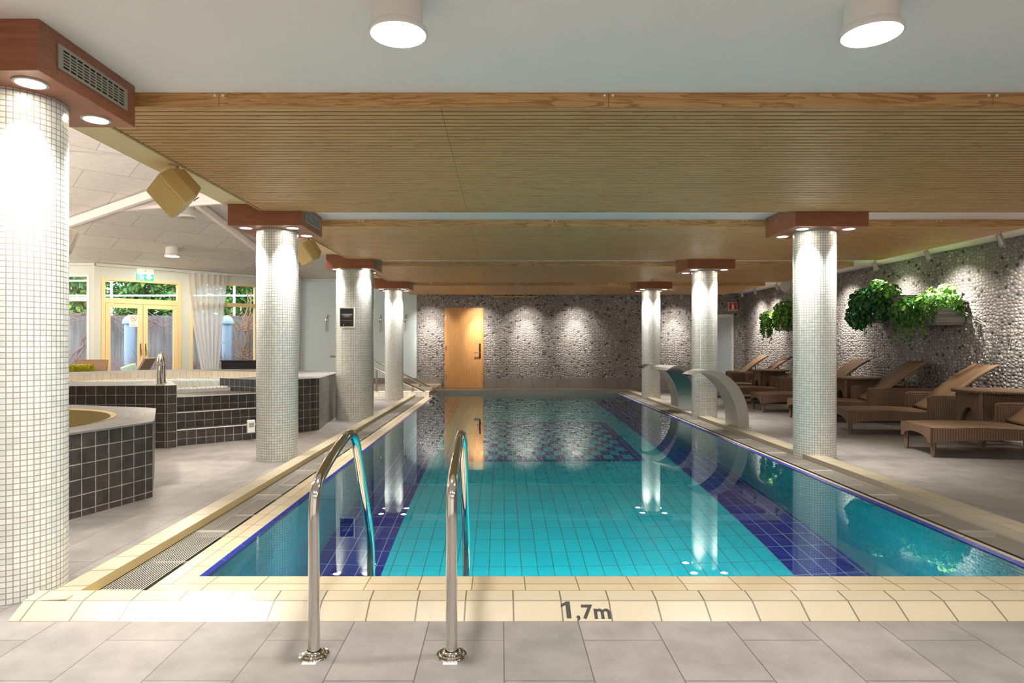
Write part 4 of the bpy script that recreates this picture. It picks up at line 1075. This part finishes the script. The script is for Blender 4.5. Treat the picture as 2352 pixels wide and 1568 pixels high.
mb=MB(); pillow(mb,.245,.13,.07)
for i in range(1500):
    u,v=rnd.uniform(-1,1),rnd.uniform(-1,1); k=(1-u**4)*(1-v**4); p=Vector((.245*u,-.07*k**.6,.13*v)); leaf(mb,p,Vector((rnd.uniform(-1,1),-.4,rnd.uniform(-.5,1))),Vector((rnd.uniform(-1,1),-.8,rnd.uniform(-1,.3))),.035,.012)
mb.build('cover',M['lime'],o)
o=thing('lounge_chair','brown canvas lounge chair with raised back before the double doors','lounge chair',(-7.35,12.95,0),R(10))
mb=MB(); mb.box(-.62,-.3,.50,.10,.3,.55); mb.build('seat',M['rattantop'],o,bevel=.008)
mb=MB(); mb.box(-.02,-.3,0,.02,.3,.42); mb.xf(Matrix.Translation((.09,0,.5))@Matrix.Rotation(R(28),4,'Y')); mb.build('backrest',M['canvas'],o,bevel=.006)
for x in (-.58,.06):
    for y in (-.27,.27): mb=MB(); mb.lathe([(.018,0),(.022,.5)],10,(x,y,0)); mb.build('leg',M['rattan'],o)
o=thing('cushion','pale mint cushion on the canvas lounge chair','cushion',(-7.33,12.72,.645),R(10))
mb=MB(); pillow(mb,.15,.1,.06); mb.xf(Matrix.Rotation(R(-18),4,'Y')); mb.build('cover',M['mint'],o,smooth=True)
o=thing('storage_bench','glossy black storage box before the window right of the double doors','storage box',(-5.83,14.75,0))
mb=MB(); mb.box(-.48,-.2,.02,.42,.2,.76); mb.build('body',M['black'],o,bevel=.006)
mb=MB(); mb.box(-.5,-.22,.76,.44,.22,.785); mb.build('lid',M['black'],o,bevel=.006)

# ================================================================ GARDEN
mb=MB(); mb.quad((-22,13.5,-.02),(-2,13.5,-.02),(-2,18.6,-.02),(-22,18.6,-.02)); mb.quad((-11.2,13.5,-.02),(-22,13.5,-.02),(-22,3,-.02),(-11.2,3,-.02))
struct(mb.build('ground_garden',M['soil']),'planting bed outside the spa windows')
mb=MB(); mb.box(-22,18.5,-.02,-2,18.75,1.97); struct(mb.build('wall_garden',M['concrete']),'weathered board marked concrete wall outside the windows')
mb=MB(); mb.box(-22,18.75,1.8,-2,24,1.9); struct(mb.build('ground_bank',M['soil']),'earth bank behind the garden wall')
o=thing('garden_railing','white tube railing on top of the garden wall','railing',(-9,19.0,1.9))
for z in (1.12,.68): mb=MB(); mb.tube([(-12,0,z),(6,0,z)],.028,8); mb.build('rail',M['rail'],o)
for px in (20,256,410,538,690):
    x=(px-1150)/1480*19+9; mb=MB(); mb.tube([(x,0,0),(x,0,1.14)],.035,8); mb.build('post',M['rail'],o)
for px,z,l in ((298,1.94,'domed grey vent pipe behind the left door pane'),(521,1.94,'domed grey vent pipe behind the window with the tied curtain')):
    x=(px-1150)/1480*17.6; o=thing('vent_pipe',l,'vent pipe',(x,17.6,-.02),0,'garden vent pipes')
    mb=MB(); mb.lathe([(.135,0),(.135,1.72)],24,cap=False); mb.build('pipe',M['ventpipe'],o,smooth=True)
    mb=MB(); mb.lathe([(.185,1.72),(.19,1.75),(.17,1.83),(.12,1.91),(.05,1.95),(0,1.96)],24,cap=False); mb.build('cap',M['ventpipe'],o,smooth=True)
def twigs(mb,base,n,L,spread,up,r0=.012,m=0,kids=3):
    for i in range(n):
        p=Vector(base)+Vector((rnd.uniform(-spread,spread),rnd.uniform(-.25,.25),rnd.uniform(0,.05)))
        d=Vector((rnd.uniform(-1,1),rnd.uniform(-.4,.4),up*rnd.uniform(.3,1.2))).normalized(); pts=[p.copy()]; k=7
        for j in range(k):
            d=(d+rv()*.38).normalized(); p=p+d*L/k*rnd.uniform(.7,1.3); pts.append(p.copy())
        mb.tube(pts,[r0*(1-.75*j/k) for j in range(k+1)],4,m=m)
        for q in range(kids):
            s=pts[rnd.randrange(2,k)]; e=[s]; dd=rv().normalized()
            for j in range(4): dd=(dd+rv()*.4).normalized(); e.append(e[-1]+dd*L*.07)
            mb.tube(e,[r0*.5*(1-.2*j) for j in range(5)],3,m=m)
hp=[(-12.2,17.2),(-10.8,17.2),(-9.3,17.2),(-8.2,17.2),(-7.2,17.4),(-6.3,17.4)]
hl=['heap of bare pruned twigs outside the left window','heap of bare pruned twigs behind the left door pane','heap of bare pruned twigs behind the right door pane','heap of bare pruned twigs below the tied curtain','heap of bare pruned twigs under the right window','heap of bare twigs behind the black storage box']
for (x,y),l in zip(hp,hl):
    o=thing('bare_shrub',l,'shrub',(x,y,-.02),0,'bare shrubs outside'); mb=MB(); twigs(mb,(0,0,.0),46,1.0,.5,1.0,.014); twigs(mb,(0,0,.3),30,.6,.5,.5,.012); mb.build('twigs',M['twig'],o)
for x,l,h in ((-12.4,'bare climbing vine outside the left window',1),(-10.6,'bare vine hanging over the garden wall behind the left door pane',0),(-9.2,'bare vine on the garden wall behind the right door pane',0),(-7.05,'tall bare climber behind the right window',2)):
    o=thing('bare_vine',l,'vine',(x,18.3,0),0,'bare vines on the garden wall'); mb=MB()
    for i in range(26 if h!=2 else 14):
        p=Vector((rnd.uniform(-1,1),rnd.uniform(-.05,.02),1.9+rnd.uniform(-.1,.15))); pts=[p.copy()]; d=Vector((rnd.uniform(-1,1),-.1,rnd.uniform(-.6,.1)))
        for j in range(7): d=(d+rv()*.5).normalized(); d.y*=.3; p=p+d*.11; pts.append(p.copy())
        mb.tube(pts,.009,4)
    if h:
        for i in range(5 if h==2 else 4):
            x0=rnd.uniform(-.3,.3); pts=[]; 
            for j in range(12): pts.append(Vector((x0+rnd.uniform(-.07,.07)+(.12*j if h==1 else .02*j),-.12+rnd.uniform(-.06,.06),.05+j*(.17 if h==1 else .23))))
            mb.tube(smoothpath(pts,3),.02,5)
        twigs(mb,(0,-.3,.7 if h==2 else .3),20,.9,.3,.8,.013); 
        if h==2: twigs(mb,(0,-.3,1.5),20,.8,.3,.8,.012)
    mb.build('stems',M['twig'] if h<2 else M['twig2'],o)
tl=['yellow green shrub behind the railing, outside the left window','green conifer above the left half of the double doors','green conifer above the right half of the double doors','green conifer seen above the right window','green conifer at the right, behind the slim column','yellow green shrub far left behind the railing']
for k,(x,y,h,m) in enumerate(((-13.6,20.6,2.6,'hedge2'),(-11.6,20.9,3.4,'hedge'),(-10.0,20.8,3.6,'hedge'),(-8.3,20.8,3.5,'hedge'),(-6.6,20.9,3.4,'hedge'),(-16.0,20.6,3.0,'hedge2'))):
    o=thing('garden_tree',tl[k],'tree',(x,y,1.87),0,'trees behind the garden railing')
    mb=MB(); mb.tube([(0,0,0),(.05,0,h*.5),(0,.03,h*.95)],[.09,.06,.02],8); mb.build('trunk',M['twig2'],o)
    mb=MB()
    for i in range(3000):
        v=rv(); t=(v.z+1)/2; rad=1.1*(1-.35*t); p=Vector((v.x*rad,v.y*rad,.0+rnd.random()*h))
        s=rnd.uniform(.16,.32); leaf(mb,p,rv()+Vector((0,-.3,.6)),Vector((v.x,v.y,-.35))+rv()*.4,s,s*.5,rnd.choice((0,0,1)) if m=='hedge' else rnd.choice((1,1,0)))
    mb.build('foliage',[M['hedge'],M['hedge2']],o)

# ================================================================ CAMERA, WORLD, VIEW
cam=bpy.data.cameras.new('camera'); co=bpy.data.objects.new('camera',cam); COL.objects.link(co)
co.location=(0,0,1.14); co.rotation_euler=(R(90),0,0); cam.sensor_width=36; cam.lens=36*1480/2352
cam.shift_x=26/2352; cam.shift_y=7/2352; cam.clip_start=.05; sc.camera=co
w=bpy.data.worlds.new('world'); sc.world=w; w.use_nodes=True
bg=w.node_tree.nodes['Background']; bg.inputs[0].default_value=(.80,.90,1.0,1); bg.inputs[1].default_value=POW['sky']
vs=sc.view_settings; vs.view_transform='Standard'; vs.look='None'; vs.gamma=1; vs.exposure=POW['exp']; vs.use_curve_mapping=False
try:
    cy=sc.cycles; cy.caustics_refractive=True; cy.caustics_reflective=False; cy.sample_clamp_indirect=8; cy.blur_glossy=.3; cy.max_bounces=10; cy.diffuse_bounces=4; cy.glossy_bounces=4; cy.transmission_bounces=8; cy.transparent_max_bounces=12; cy.use_denoising=True; cy.adaptive_threshold=.02
except Exception as ex: print(ex)
